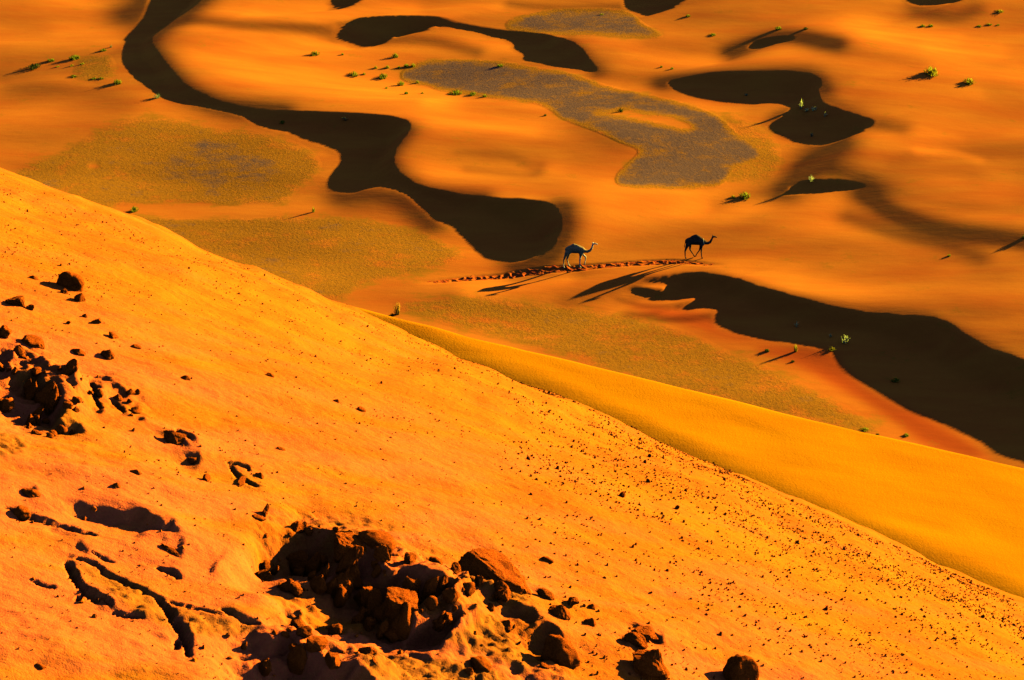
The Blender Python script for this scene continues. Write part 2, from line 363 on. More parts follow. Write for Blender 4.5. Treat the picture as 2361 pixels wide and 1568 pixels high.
# ------------------------------------------------------------------ mesh helpers
def tag(o, label=None, cat=None, group=None, kind=None):
    if label: o['label'] = label
    if cat: o['category'] = cat
    if group: o['group'] = group
    if kind: o['kind'] = kind
    return o
def link(name, me, m=None, parent=None):
    o = bpy.data.objects.new(name, me); COL.objects.link(o)
    if m: me.materials.append(m)
    if parent: o.parent = parent
    return o
def npmesh(name, V, Fq, attrs=None, smooth=True):
    me = bpy.data.meshes.new(name); V = np.asarray(V, np.float32); Fq = np.asarray(Fq, np.int32); k = Fq.shape[1]
    me.vertices.add(len(V)); me.vertices.foreach_set('co', V.ravel())
    me.loops.add(Fq.size); me.loops.foreach_set('vertex_index', Fq.ravel())
    me.polygons.add(len(Fq)); me.polygons.foreach_set('loop_start', np.arange(len(Fq), dtype=np.int32)*k)
    me.polygons.foreach_set('loop_total', np.full(len(Fq), k, np.int32))
    me.update(calc_edges=True); me.validate()
    me.polygons.foreach_set('use_smooth', np.full(len(Fq), smooth))
    for a, v in (attrs or {}).items():
        at = me.attributes.new(a, 'FLOAT', 'POINT'); at.data.foreach_set('value', np.asarray(v, np.float32).ravel())
    return me
def gridfaces(n, m):
    i = np.arange(n*m).reshape(n, m)
    return np.stack([i[:-1, :-1], i[1:, :-1], i[1:, 1:], i[:-1, 1:]], -1).reshape(-1, 4)
def spaced(a, b, d, far0, far1, g=1.25):
    core = list(np.arange(a, b, d)); st = d; v = a; lo = []
    while v > far0: st *= g; v -= st; lo.append(v)
    st = d; v = core[-1]; hi = []
    while v < far1: st *= g; v += st; hi.append(v)
    return np.array(lo[::-1]+core+hi)

# ------------------------------------------------------------------ the valley floor and its dunes
xs = spaced(-72, 72, .26, -2500, 2500); ys = spaced(138, 272, .26, -600, 4500)
gx, gy = np.meshgrid(xs, ys, indexing='ij'); gz = height(gx, gy)
vx, vy, _ = project(gx, gy, gz)
V = np.stack([gx, gy, gz], -1).reshape(-1, 3)
ok = (gy > 60)
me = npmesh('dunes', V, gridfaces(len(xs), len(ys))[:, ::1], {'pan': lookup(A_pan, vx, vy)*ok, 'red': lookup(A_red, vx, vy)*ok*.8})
dunes = link('dune_ground', me, m_val); tag(dunes, kind='structure')
def floor_z(x, y):
    i = np.interp(x, xs, np.arange(len(xs))); j = np.interp(y, ys, np.arange(len(ys)))
    return bil(gz, np.atleast_1d(i), np.atleast_1d(j))
def on_floor(v, u):
    d = ray(v, u); t = HC/-d[2]*.93
    for _ in range(400):
        p = d*t; z = HC+p[2]
        if z <= float(floor_z(p[0], p[1])[0]): break
        t += .08
    return np.array([p[0], p[1], float(floor_z(p[0], p[1])[0])]), F/t   # point, pixels per metre (1024 wide)

# ------------------------------------------------------------------ near slope
def w2(v): return v[0]*np.array([1., 0, 0])+v[1]*np.array([0, SP, CP])+v[2]*np.array([0, -CP, SP])
th = math.radians(23); nz = .42; q = math.sqrt(1-nz*nz)
nc = np.array([math.sin(th)*q, math.cos(th)*q, nz]); ac = np.array([math.cos(th), -math.sin(th), 0]); bc = np.cross(nc, ac)
FN, FA, FB = w2(nc), w2(ac), w2(bc)
D0 = 14.0; FO = np.array([0, 0, HC])+D0*np.array([0, CP, -SP])
B0, KK = -4.5, .0317
def base(a, b):
    w_ = np.maximum(b-B0, 0); lim = 9.5
    c = np.where(w_ < lim, -KK*w_*w_, -KK*lim*lim-2*KK*lim*(w_-lim))
    return c+.10*(1-np.clip(a/5, -2, 2)**2)
LA, LB, LN = SUN@FA, SUN@FB, SUN@FN
hl = math.hypot(LA, LB); fs = np.array([-LA, -LB])/hl; ft = np.array([fs[1], -fs[0]]); FTE = LN/hl
def fworld(a, b, c): return FO+a[..., None]*FA+b[..., None]*FB+c[..., None]*FN
def c2(s, ox, oy, P): return [(ox+s*a, oy+s*b) for a, b in P]
Z2 = lambda P: c2(.27564, 0, 720.5, P)
Z3 = lambda P: c2(.31975, 0, 1066.4, P)
Z4 = lambda P: c2(.3015, 518.7, 1095.2, P)
Z5 = lambda P: c2(.31738, 1037.6, 1095.2, P)
PITS = [
 Z2([(150,500),(280,550),(430,585),(490,560),(500,640),(555,720),(550,790),(500,880),(590,940),(640,930),(700,1010),(560,1015),(430,1000),(350,990),(280,950),(215,905),(120,915),(80,880),(35,830),(60,740),(20,700),(20,640),(90,560)]),
 Z2([(-60,330),(0,320),(60,290),(120,265),(105,400),(140,500),(60,540),(0,570),(-60,560)]),
 Z2([(190,300),(300,310),(360,350),(400,470),(500,430),(510,490),(620,510),(650,600),(600,590),(540,560),(490,540),(430,580),(330,520),(270,430),(240,370)]),
 Z2([(170,440),(180,385),(235,380),(250,440),(220,490),(170,480)]),
 Z2([(790,515),(880,525),(960,570),(1020,620),(1060,700),(1050,760),(970,700),(910,640),(870,590),(820,580)]),
 Z2([(765,640),(800,590),(822,640),(800,690)]), Z2([(800,740),(840,745),(870,820),(830,800)]), Z2([(930,740),(1040,810),(1040,840),(990,815)]),
 Z2([(1140,880),(1190,850),(1215,870),(1190,905)]),
 Z2([(1310,1055),(1450,975),(1520,1050),(1575,1150),(1480,1100),(1410,1110)]), Z2([(1470,965),(1560,985),(1640,1040),(1610,1085),(1540,1020)]),
 Z2([(1530,1215),(1560,1170),(1620,1190),(1640,1160),(1673,1270),(1600,1235)]),
 Z3([(565,290),(600,280),(720,310),(860,345),(1000,385),(1150,390),(1280,450),(1285,485),(1180,490),(1080,500),(990,545),(900,490),(740,420),(560,375)]),
 Z3([(130,205),(180,205),(225,175),(250,220),(300,250),(220,260),(160,235)]),
 Z3([(200,350),(330,385),(430,430),(560,480),(480,480),(350,450),(200,400),(140,395)]),
 Z3([(510,620),(560,560),(590,600),(660,640),(620,665)]),
 Z3([(475,720),(530,670),(550,680),(530,710),(580,760),(600,820),(680,920),(760,950),(820,1030),(790,1045),(720,990),(740,1060),(690,1020),(640,975),(600,970),(540,990),(565,910),(510,850),(480,790)]),
 Z3([(815,1050),(880,1060),(950,1100),(990,1100),(1000,1130),(880,1110),(820,1095)]), Z3([(1010,1090),(1050,1120),(1010,1135)]),
 Z3([(640,710),(700,712),(745,765),(850,820),(1000,880),(1120,945),(1220,1000),(1225,1040),(1265,1060),(1310,1130),(1350,1180),(1385,1230),(1385,1320),(1375,1410),(1350,1410),(1345,1330),(1320,1300),(1290,1350),(1255,1350),(1250,1300),(1275,1240),(1270,1190),(1210,1100),(1130,1000),(1050,940),(920,875),(800,825),(720,790),(700,745),(650,730)]),
 Z3([(1145,520),(1180,510),(1200,570),(1170,580)]), Z3([(1240,640),(1310,545),(1330,560),(1325,640),(1310,690)]),
 Z3([(1130,760),(1230,770),(1300,810),(1300,840),(1200,800)]), Z3([(1600,1055),(1660,1075),(1760,1125),(1880,1165),(1750,1145),(1640,1105)]),
 Z3([(1480,812),(1530,760),(1612,640),(1620,650),(1545,770)]),
 Z3([(240,850),(280,860),(290,885),(260,880)]), Z3([(310,860),(375,885),(370,905),(315,885)]), Z3([(1100,1220),(1150,1265),(1210,1275),(1200,1300),(1140,1290)]),
 Z3([(1220,990),(1300,1020),(1440,1060),(1610,1095),(1480,1080),(1330,1040),(1240,1015)]),
 Z4([(30,1370),(100,1250),(200,1185),(220,1215),(330,1230),(360,1280),(430,1250),(470,1190),(550,1210),(580,1280),(650,1320),(760,1350),(850,1420),(940,1420),(960,1340),(990,1380),(1000,1480),(1080,1480),(1140,1640),(1140,1800),(130,1800),(150,1600),(190,1500),(120,1400)]),
 Z4([(225,750),(330,660),(430,540),(440,500),(560,440),(620,395),(800,400),(960,410),(980,520),(1020,620),(1050,600),(1100,480),(1150,560),(1200,680),(1290,760),(1340,750),(1430,700),(1520,770),(1620,830),(1740,850),(1760,900),(1720,940),(1750,1010),(1800,1090),(1740,1180),(1680,1250),(1600,1340),(1440,1370),(1380,1385),(1200,1320),(1000,1300),(900,1230),(800,1180),(760,1230),(720,1120),(680,1050),(690,1020),(600,960),(620,900),(590,830),(500,810),(430,830),(340,820),(320,790)]),
 Z4([(465,320),(520,310),(600,350),(650,390),(560,420),(510,360)]),
 Z4([(1260,560),(1320,570),(1370,610),(1310,600)]), Z4([(1820,1090),(1870,1050),(1925,1080),(1850,1110)]), Z4([(450,1100),(550,1065),(560,1150),(500,1150)]), Z4([(0,1040),(60,1060),(140,1100),(270,1140),(140,1115),(40,1075)]),
 Z5([(190,820),(290,865),(400,915),(500,960),(580,990),(600,1030),(570,1120),(460,1105),(380,1060),(290,970),(220,890)]),
 Z5([(30,760),(90,735),(110,790),(60,790)]), Z5([(100,710),(180,675),(260,670),(330,690),(320,715),(250,712)]),
 Z5([(560,1185),(650,1130),(720,1110),(820,1165),(830,1240),(820,1330),(740,1310),(640,1270)]), Z5([(830,1370),(880,1370),(940,1410),(890,1400)]), Z5([(550,1240),(630,1270),(600,1265)]),
 Z5([(620,1375),(680,1370),(720,1430),(670,1420)]), Z5([(470,725),(500,730),(550,785),(510,765)]), Z5([(600,850),(660,865),(670,890),(620,890)]),
 Z5([(1290,1105),(1350,1090),(1440,1130),(1500,1160),(1525,1180),(1480,1220),(1440,1190),(1390,1130),(1340,1130)]), Z5([(1240,1180),(1290,1185),(1330,1250),(1270,1225)]),
 Z5([(-20,1110),(60,1060),(30,1000),(-30,1000)]), Z5([(110,1375),(225,1330),(220,1385),(160,1390)]),
]
A_pit = canvas()
for k, p in enumerate(PITS): fill(A_pit, p, 1, 3, .9, k)
LITS = [Z4([(1230,1030),(1360,1040),(1430,1045),(1520,1015),(1540,1050),(1440,1140),(1425,1075),(1300,1062),(1225,1042)]), Z4([(1200,690),(1240,660),(1300,720),(1330,760),(1260,790)]),
        Z4([(1490,960),(1560,1030),(1760,1045),(1760,1058),(1560,1045),(1490,1000)])]
for k, p in enumerate(LITS): fill(A_pit, p, 0, 3, .8, k+90)
A_pit = blur(A_pit, 1, 1)
CRUST = [Z2([(150,500),(320,540),(430,580),(400,640),(200,620)]), Z2([(470,860),(560,760),(640,860),(700,1000),(600,950),(500,930)]), Z2([(-40,1010),(120,1030),(230,1090),(150,1170),(-40,1200)]),
         Z5([(100,720),(300,720),(480,760),(560,860),(560,940),(400,870),(250,830),(120,780)]), Z5([(80,1120),(250,1020),(330,1040),(420,1120),(500,1230),(590,1380),(520,1420),(300,1300),(80,1250),(-40,1180)]),
         Z3([(560,740),(700,780),(1000,900),(1180,1100),(1250,1200),(1000,1100),(760,900)]), Z3([(1260,1060),(1500,1090),(1850,1180),(1700,1240),(1400,1240),(1330,1130)]), Z4([(620,380),(900,350),(1250,380),(1300,430),(1100,400),(960,400),(700,395)]),
         Z4([(1000,1340),(1400,1400),(1700,1420),(2100,1500),(2100,1600),(1300,1580)])]
A_cr = canvas()
for p in CRUST: fill(A_cr, p)
CRK = [(Z3([(560,690),(640,712),(700,735),(760,790),(850,840),(1000,905),(1120,965)]), 4.5), (Z3([(1120,965),(1180,1020),(1230,1100),(1290,1190),(1330,1270),(1365,1400)]), 9),
 (Z3([(480,720),(520,790),(570,870),(640,950),(700,1010)]), 9), (Z3([(640,930),(760,980),(810,1035)]), 4.5), (Z3([(600,955),(545,990)]), 4), (Z3([(1220,1000),(1400,1050),(1610,1095)]), 2.2),
 (Z3([(1600,1055),(1760,1130),(1880,1165)]), 3), (Z3([(660,640),(760,700),(820,720)]), 2.2), (Z3([(40,320),(200,390),(420,450),(560,490),(700,520)]), 4),
 (Z3([(1130,760),(1220,790),(1300,835)]), 4), (Z3([(1290,1280),(1270,1350)]), 5), (Z3([(820,1085),(900,1105),(1040,1125)]), 3.5),
 (Z2([(760,560),(790,640),(800,720),(850,810)]), 4), (Z2([(920,720),(1000,790),(1050,840)]), 3.5), (Z2([(1480,975),(1600,1050)]), 4),
 (Z3([(1660,20),(1720,100),(1860,170)]), 4), (Z3([(1640,0),(1760,20),(1800,60)]), 3), (Z4([(0,1040),(80,1075),(270,1140)]), 3), (Z3([(240,850),(300,880),(400,900)]), 3)]
A_ck = canvas()
for k, (p, wd_) in enumerate(CRK):
    q = spline(p, 8, False); rj = np.random.RandomState(k); tg = np.gradient(q, axis=0); tg /= np.hypot(*tg.T)[:, None]+1e-9; nn_ = np.stack([-tg[:, 1], tg[:, 0]], 1)
    tp = np.sin(np.linspace(.25, math.pi-.25, len(q)))[:, None]**.6; q = q+nn_*rj.normal(0, .9, (len(q), 1))
    fill(A_ck, np.concatenate([q+nn_*wd_*tp*rj.uniform(.6, 1.25, (len(q), 1)), (q-nn_*wd_*tp*rj.uniform(.6, 1.25, (len(q), 1)))[::-1]]), 1, 1)
A_ck = blur(A_ck, 1, 1)
BROKEN = [[(600,1190),(760,1190),(1000,1270),(1090,1330),(1280,1440),(1330,1568),(1330,1700),(500,1700),(520,1500),(560,1440),(660,1400),(600,1330)], Z2([(-60,280),(120,250),(330,300),(660,520),(900,500),(1250,800),(1250,900),(1000,820),(700,700),(640,950),(100,1000),(-60,700)])]
A_br = canvas()
for p in BROKEN: fill(A_br, p)
A_br = blur(A_br, 14, 2)
A_cr = blur(A_cr, 5, 2)
def near_relief():
    dx = .0105; n = int(13.2/dx); c = (np.arange(n)*dx-6.6).astype(np.float32)
    s, t = np.meshgrid(c, c, indexing='ij'); ca, cb = -.2, -2.2
    a = ca+s*fs[0]+t*ft[0]; b = cb+s*fs[1]+t*ft[1]; r = np.zeros_like(a)
    w_ = np.clip(b-B0, 0, 9.5); G0 = FTE+(-2*KK*w_)*fs[1]
    jx = 1.5*fbm(a*9, b*9, 71, 5, .65); jy = 1.5*fbm(a*9, b*9, 72, 5, .65)
    for its in (90, 70, 70):
        P = fworld(a, b, base(a, b)+r); vx, vy, _ = project(P[..., 0], P[..., 1], P[..., 2])
        dark = lookup(A_pit, vx+5*jx, vy+5*jy).astype(np.float32)
        g = (-G0*dark).astype(np.float32); W = 1+60*dark
        r = solve(g, W, dx, .35, 1/.30**2, r if its != 90 else r, its)
    dA, dB = runs(dark, dx)
    rough = 1+.5*fbm(a*9, b*9, 21, 3)
    dip = np.maximum(smin(smin(3.*dA, G0*.95*dB, .012), .17*rough, .06), 0)*(dark > .5)
    dip = dip*(1+.25*fbm(a*22, b*22, 25, 3))
    dip = blur(dip.astype(np.float32), 1, 1)*np.clip(dark*2-.4, 0, 1)
    return r-dip, dark, dip, (ca, cb, dx)
NR, ND, NDIP, (NCA, NCB, NDX) = near_relief()
def near_h(a, b, det=True):
    a = np.asarray(a, float); b = np.asarray(b, float)
    s = (a-NCA)*fs[0]+(b-NCB)*fs[1]; t = (a-NCA)*ft[0]+(b-NCB)*ft[1]
    k = np.clip((6.4-np.maximum(abs(s), abs(t)))/.6, 0, 1)
    h = base(a, b)+bil(NR, (s+6.6)/NDX, (t+6.6)/NDX)*k
    if det:
        u = a*.8+b*.6; v_ = -a*.6+b*.8
        soft = np.clip((-b-.5)/3, 0, 1)
        h = h+.035*fbm(a*1.3+7, b*.35, 36, 4, .55)*np.clip((b+1.5)/3, 0, 1)+(.020+.022*soft)*fbm(u*.9, v_*2.2, 31, 3)+(.002+.005*soft)*fbm(u*5, v_*9, 32, 4, .55)+.0014*fbm(a*30, b*30, 33, 2)
    return h
as_ = spaced(-5.0, 4.9, .0105, -90, 90, 1.3); bs = spaced(-6.3, 4.1, .0115, -60, 160, 1.3)
ga, gb = np.meshgrid(as_, bs, indexing='ij'); gc = near_h(ga, gb)
P = fworld(ga, gb, gc); vx, vy, _ = project(P[..., 0], P[..., 1], P[..., 2])
cr_ = lookup(A_cr, vx, vy)*((abs(ga) < 7) & (abs(gb) < 7)); gc = gc-.055*lookup(A_ck, vx, vy)*((abs(ga) < 7) & (abs(gb) < 7))
br_ = lookup(A_br, vx, vy)*((abs(ga) < 7) & (abs(gb) < 7)); gc = gc+cr_*(.009*fbm(ga*24, gb*24, 73, 3, .7))+br_*(.021*(.35-abs(fbm(ga*4.5, gb*5.5, 74, 4, .6)))+.006*fbm(ga*20, gb*20, 75, 3, .7)); P = fworld(ga, gb, gc)
pink = np.clip(np.clip((-gb-.4)/3.0, 0, 1)*(.95+.8*fbm((ga*.8+gb*.6)*.9, (-ga*.6+gb*.8)*3.2, 41, 5, .6))+.28*fbm((ga*.8+gb*.6)*1.3, (-ga*.6+gb*.8)*6, 42, 4), 0, 1)
core = (abs(ga) < 7) & (abs(gb) < 7)
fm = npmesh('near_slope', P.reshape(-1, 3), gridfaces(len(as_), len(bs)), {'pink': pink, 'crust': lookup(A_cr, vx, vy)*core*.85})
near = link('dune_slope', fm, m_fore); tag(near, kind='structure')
def near_pt(vx, vy):
    d = ray(vx, vy); o = np.array([0, 0, HC])-FO; t = 7.0
    oa, ob, on = o@FA, o@FB, o@FN; da, db, dn = d@FA, d@FB, d@FN
    ts = np.arange(7, 24, .01); a = oa+da*ts; b = ob+db*ts; n_ = on+dn*ts; hh = near_h(a, b, False)
    i = np.argmax(n_ <= hh)
    if n_[i] > hh[i]: return None
    return np.array([a[i], b[i], float(near_h(a[i:i+1], b[i:i+1])[0])]), F/ts[i]
def near_world(a, b, c): return FO+a*FA+b*FB+c*FN

# ------------------------------------------------------------------ smooth flank beyond the stones
n2 = np.array([.150, .135, .979]); n2 /= np.linalg.norm(n2)
CAM = np.array([0, 0, HC]); d_ = ray(1556, 893); p0 = CAM+d_*122
def hit2(vx, vy):
    d = ray(vx, vy); return CAM+d*((p0-CAM)@n2)/(d@n2)
BR = np.array([hit2(*p) for p in [(400,588),(760,688),(865,717),(1201,807),(1556,893),(1814,956),(2064,1013),(2361,1081),(2700,1160)]])[:, :2]
OL = np.array([hit2(*p) for p in [(400,515),(760,668),(1000,745),(1300,866),(1700,1041),(2000,1174),(2361,1336),(2700,1490)]])[:, :2]
def side(P, L):   # signed distance to a polyline (positive on its far side from the camera)
    best = np.full(P.shape[:-1], 1e9); sg = np.zeros(P.shape[:-1])
    for i, (a, b) in enumerate(zip(L[:-1], L[1:])):
        e = b-a; w_ = P-a; tt = (w_@e)/(e@e); lo = -1e9 if i == 0 else 0; hi = 1e9 if i == len(L)-2 else 1
        q = w_-np.clip(tt, lo, hi)[..., None]*e; d = np.hypot(q[..., 0], q[..., 1])
        cr = e[0]*w_[..., 1]-e[1]*w_[..., 0]; m = d < best; best = np.where(m, d, best); sg = np.where(m, np.sign(cr), sg)
    return best*sg
e_ = BR[-2]-BR[2]; e_ /= np.linalg.norm(e_); f_ = np.array([-e_[1], e_[0]])
us = spaced(-26, 46, .35, -60, 90, 1.3); vs = spaced(-48, 4, .30, -90, 60, 1.3)
gu, gv = np.meshgrid(us, vs, indexing='ij'); XY = p0[:2]+gu[..., None]*e_+gv[..., None]*f_
z = p0[2]-((XY[..., 0]-p0[0])*n2[0]+(XY[..., 1]-p0[1])*n2[1])/n2[2]
sb = side(XY, BR); so_ = -side(XY, OL)
z = z-np.where(sb > 0, .95*sb, 0)+.10*fbm(gu/9, gv/5, 51, 3)
qq = np.clip(so_, 0, 2.4); z = z-.062*qq*qq-np.maximum(so_-2.4, 0)*.30
shade_band = np.clip(so_/1.6-.35, 0, 1)  # grazing-light shade along the fold, put into colour as well as shape
fl = npmesh('flank', np.concatenate([XY, z[..., None]], -1).reshape(-1, 3), gridfaces(len(us), len(vs)), {'shade_band': shade_band})
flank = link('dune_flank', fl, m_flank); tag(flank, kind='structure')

# ------------------------------------------------------------------ camels
def skin_mesh(name, chains, m, parent=None, root=0):
    """one continuous body: tapered limbs merged into a single skin"""
    bm = bmesh.new()
    for ci, ch in enumerate(chains):
        P = [(Vector(p[:3]), p[3]) for p in ch]
        for (p, r0), (q, r1) in zip(P[:-1], P[1:]):
            n = max(2, int((q-p).length/(.35*min(r0, r1)))+1)
            for k in range(n+1):
                t = k/n; c = p.lerp(q, t); rr_ = r0*(1-t)+r1*t
                if ci > 0 and k == 0 and rr_ > .25: continue
                flat = .80 if rr_ > .22 else 1.0
                bmesh.ops.create_icosphere(bm, subdivisions=2, radius=rr_, matrix=Matrix.Translation(c) @ Matrix.Diagonal((1, flat, 1, 1)))
    me = bpy.data.meshes.new(name+'_rig'); bm.to_mesh(me); bm.free()
    o = bpy.data.objects.new(name+'_rig', me); COL.objects.link(o)
    rm = o.modifiers.new('merge', 'REMESH'); rm.mode = 'VOXEL'; rm.voxel_size = .022
    sm = o.modifiers.new('smooth', 'SMOOTH'); sm.factor = .6; sm.iterations = 6
    dg = bpy.context.evaluated_depsgraph_get(); dg.update()
    nm = bpy.data.meshes.new_from_object(o.evaluated_get(dg)); nm.name = name
    bpy.data.objects.remove(o); nm.materials.clear()
    for p in nm.polygons: p.use_smooth = True
    return link(name, nm, m, parent)
def fur(name, c1, c2):
    m, t, b = mat(name, c1, .95); N = NB(t); co = N.coord()
    N.l(N.mix(N.ramp(N.noise(co, 4, 4), .4, .65), c1, c2), b.inputs['Base Color'])
    N.bump(N.noise(co, 30, 3), .02, b, .6); return m
m_camA = fur('dusty_brown_fur', (.42, .27, .16), (.30, .19, .11)); m_camA2 = fur('pale_fur', (.80, .66, .55), (.70, .52, .4))
m_camB = fur('dark_brown_fur', (.12, .065, .05), (.08, .042, .03))
m_strap, _, _ = mat('pale_strap', (.55, .48, .32))
def leg(y, pts, joint):
    out = [joint]
    for i, (x, z, r_) in enumerate(pts): out.append((x, y, z, r_))
    return out
def camel(spec, vx, vy, label, mbody):
    root = bpy.data.objects.new('camel', None); COL.objects.link(root)
    tag(root, label, 'camel', 'camels walking across the sand')
    T = [(x, 0, z, r_) for x, z, r_ in spec['torso']]
    ch = [T, spec['hump']]
    hi = max(range(len(T)), key=lambda i: T[i][2] if i < spec['nt'] else -1)
    hip, sh = T[1], T[spec['nt']-2]
    for side_, pts in spec['hind']: ch.append([hip]+[(x, side_, z, r_) for x, z, r_ in pts])
    for side_, pts in spec['front']: ch.append([sh]+[(x, side_, z, r_) for x, z, r_ in pts])
    ch.append([T[0]]+[(x, 0, z, r_) for x, z, r_ in spec['tail']])
    hd_ = T[-3]
    for sg in (-1, 1): ch.append([hd_, (hd_[0]-.05, .09*sg, hd_[2]+.10, .028), (hd_[0]-.06, .12*sg, hd_[2]+.17, .012)])
    body = skin_mesh('body', ch, mbody, root, 2)
    if spec.get('pale'):
        body.data.materials.append(m_camA2)
        for p in body.data.polygons:
            c = p.center; zz = c[2]
            if (zz < 1.28 and c[0] > 0) or (c[0] > 1.36 and zz > 1.9) or zz < .5: p.material_index = 1
    if spec.get('strap'):
        bm = bmesh.new(); x_, z_, R1, r1 = spec['strap']
        n1, n2_ = 20, 6; ring = []
        for i in range(n1):
            a = 2*math.pi*i/n1
            ring.append([bm.verts.new((x_+math.cos(a)*-.12*R1+(math.cos(b)*.05), math.cos(a+math.pi/2)*(R1*.86+r1*math.sin(b)), z_+math.cos(a)*(R1*1.05+r1*math.sin(b)))) for b in [2*math.pi*j/n2_ for j in range(n2_)]])
        for i in range(n1):
            for j in range(n2_): bm.faces.new((ring[i][j], ring[(i+1) % n1][j], ring[(i+1) % n1][(j+1) % n2_], ring[i][(j+1) % n2_]))
        bmesh.ops.recalc_face_normals(bm, faces=bm.faces)
        me = bpy.data.meshes.new('strap'); bm.to_mesh(me); bm.free(); link('strap', me, m_strap, root)
    p, ppm = on_floor(vx, vy); root.location = p.tolist(); root.scale = (.95,)*3 if spec.get('pale') else (1, 1, 1); return root, p
A = dict(nt=6, torso=[(-.80,1.82,.33),(-.55,1.88,.40),(-.2,1.90,.44),(.12,1.88,.43),(.42,1.80,.37),(.60,1.74,.27),(.78,1.70,.18),(1.02,1.64,.15),(1.28,1.74,.12),(1.43,1.98,.10),(1.5,2.26,.085),(1.56,2.46,.10),(1.76,2.46,.075),(1.95,2.40,.055)],
  hump=[(-.52,0,2.10,.20),(-.28,0,2.24,.22),(-.02,0,2.14,.24),(.2,0,2.0,.26)], tail=[(-1.04,1.66,.05),(-1.14,1.4,.03),(-1.12,1.12,.045)],
  hind=[(-.20,[(-.84,1.62,.22),(-1.04,1.32,.15),(-1.2,.88,.08),(-1.24,.22,.05),(-1.18,.05,.075)]),(.20,[(-.70,1.6,.22),(-.78,1.15,.14),(-.9,.72,.08),(-.74,.2,.05),(-.66,.05,.075)])],
  front=[(-.17,[(.40,1.45,.18),(.36,1.15,.11),(.31,.78,.075),(.31,.25,.05),(.38,.05,.075)]),(.17,[(.46,1.5,.17),(.56,1.3,.11),(.88,.98,.07),(.83,.55,.05),(.78,.26,.065)])], pale=True)
B = dict(nt=6, torso=[(-.60,1.66,.30),(-.38,1.70,.37),(-.05,1.72,.41),(.28,1.70,.41),(.56,1.66,.37),(.78,1.60,.27),(.95,1.54,.19),(1.2,1.47,.14),(1.42,1.58,.12),(1.55,1.86,.10),(1.60,2.02,.09),(1.66,2.14,.105),(1.84,2.12,.08),(1.99,2.06,.06)],
  hump=[(-.22,0,1.98,.22),(.02,0,2.14,.19),(.14,0,2.18,.17),(.36,0,2.0,.22),(.6,0,1.82,.22)], tail=[(-.82,1.6,.05),(-.90,1.35,.03),(-.90,1.08,.045)],
  hind=[(-.18,[(-.64,1.42,.20),(-.74,1.12,.13),(-.85,.74,.075),(-.82,.18,.05),(-.74,.05,.07)]),(.18,[(-.42,1.4,.20),(-.37,1.12,.13),(-.38,.76,.075),(-.06,.26,.05),(.06,.07,.07)])],
  front=[(-.16,[(.64,1.35,.16),(.62,1.05,.10),(.63,.66,.07),(.68,.18,.05),(.76,.05,.07)]),(.16,[(.58,1.35,.16),(.56,1.05,.10),(.48,.68,.065),(.24,.30,.05),(.17,.10,.06)])], strap=(.80,1.60,.30,.02))
camA, pA = camel(A, 1329, 617, 'brown camel with pale legs and face, front leg lifted, behind the darker camel', m_camA)
camB, pB = camel(B, 1600, 595, 'dark brown camel with a pale strap round its shoulders, walking in front', m_camB)

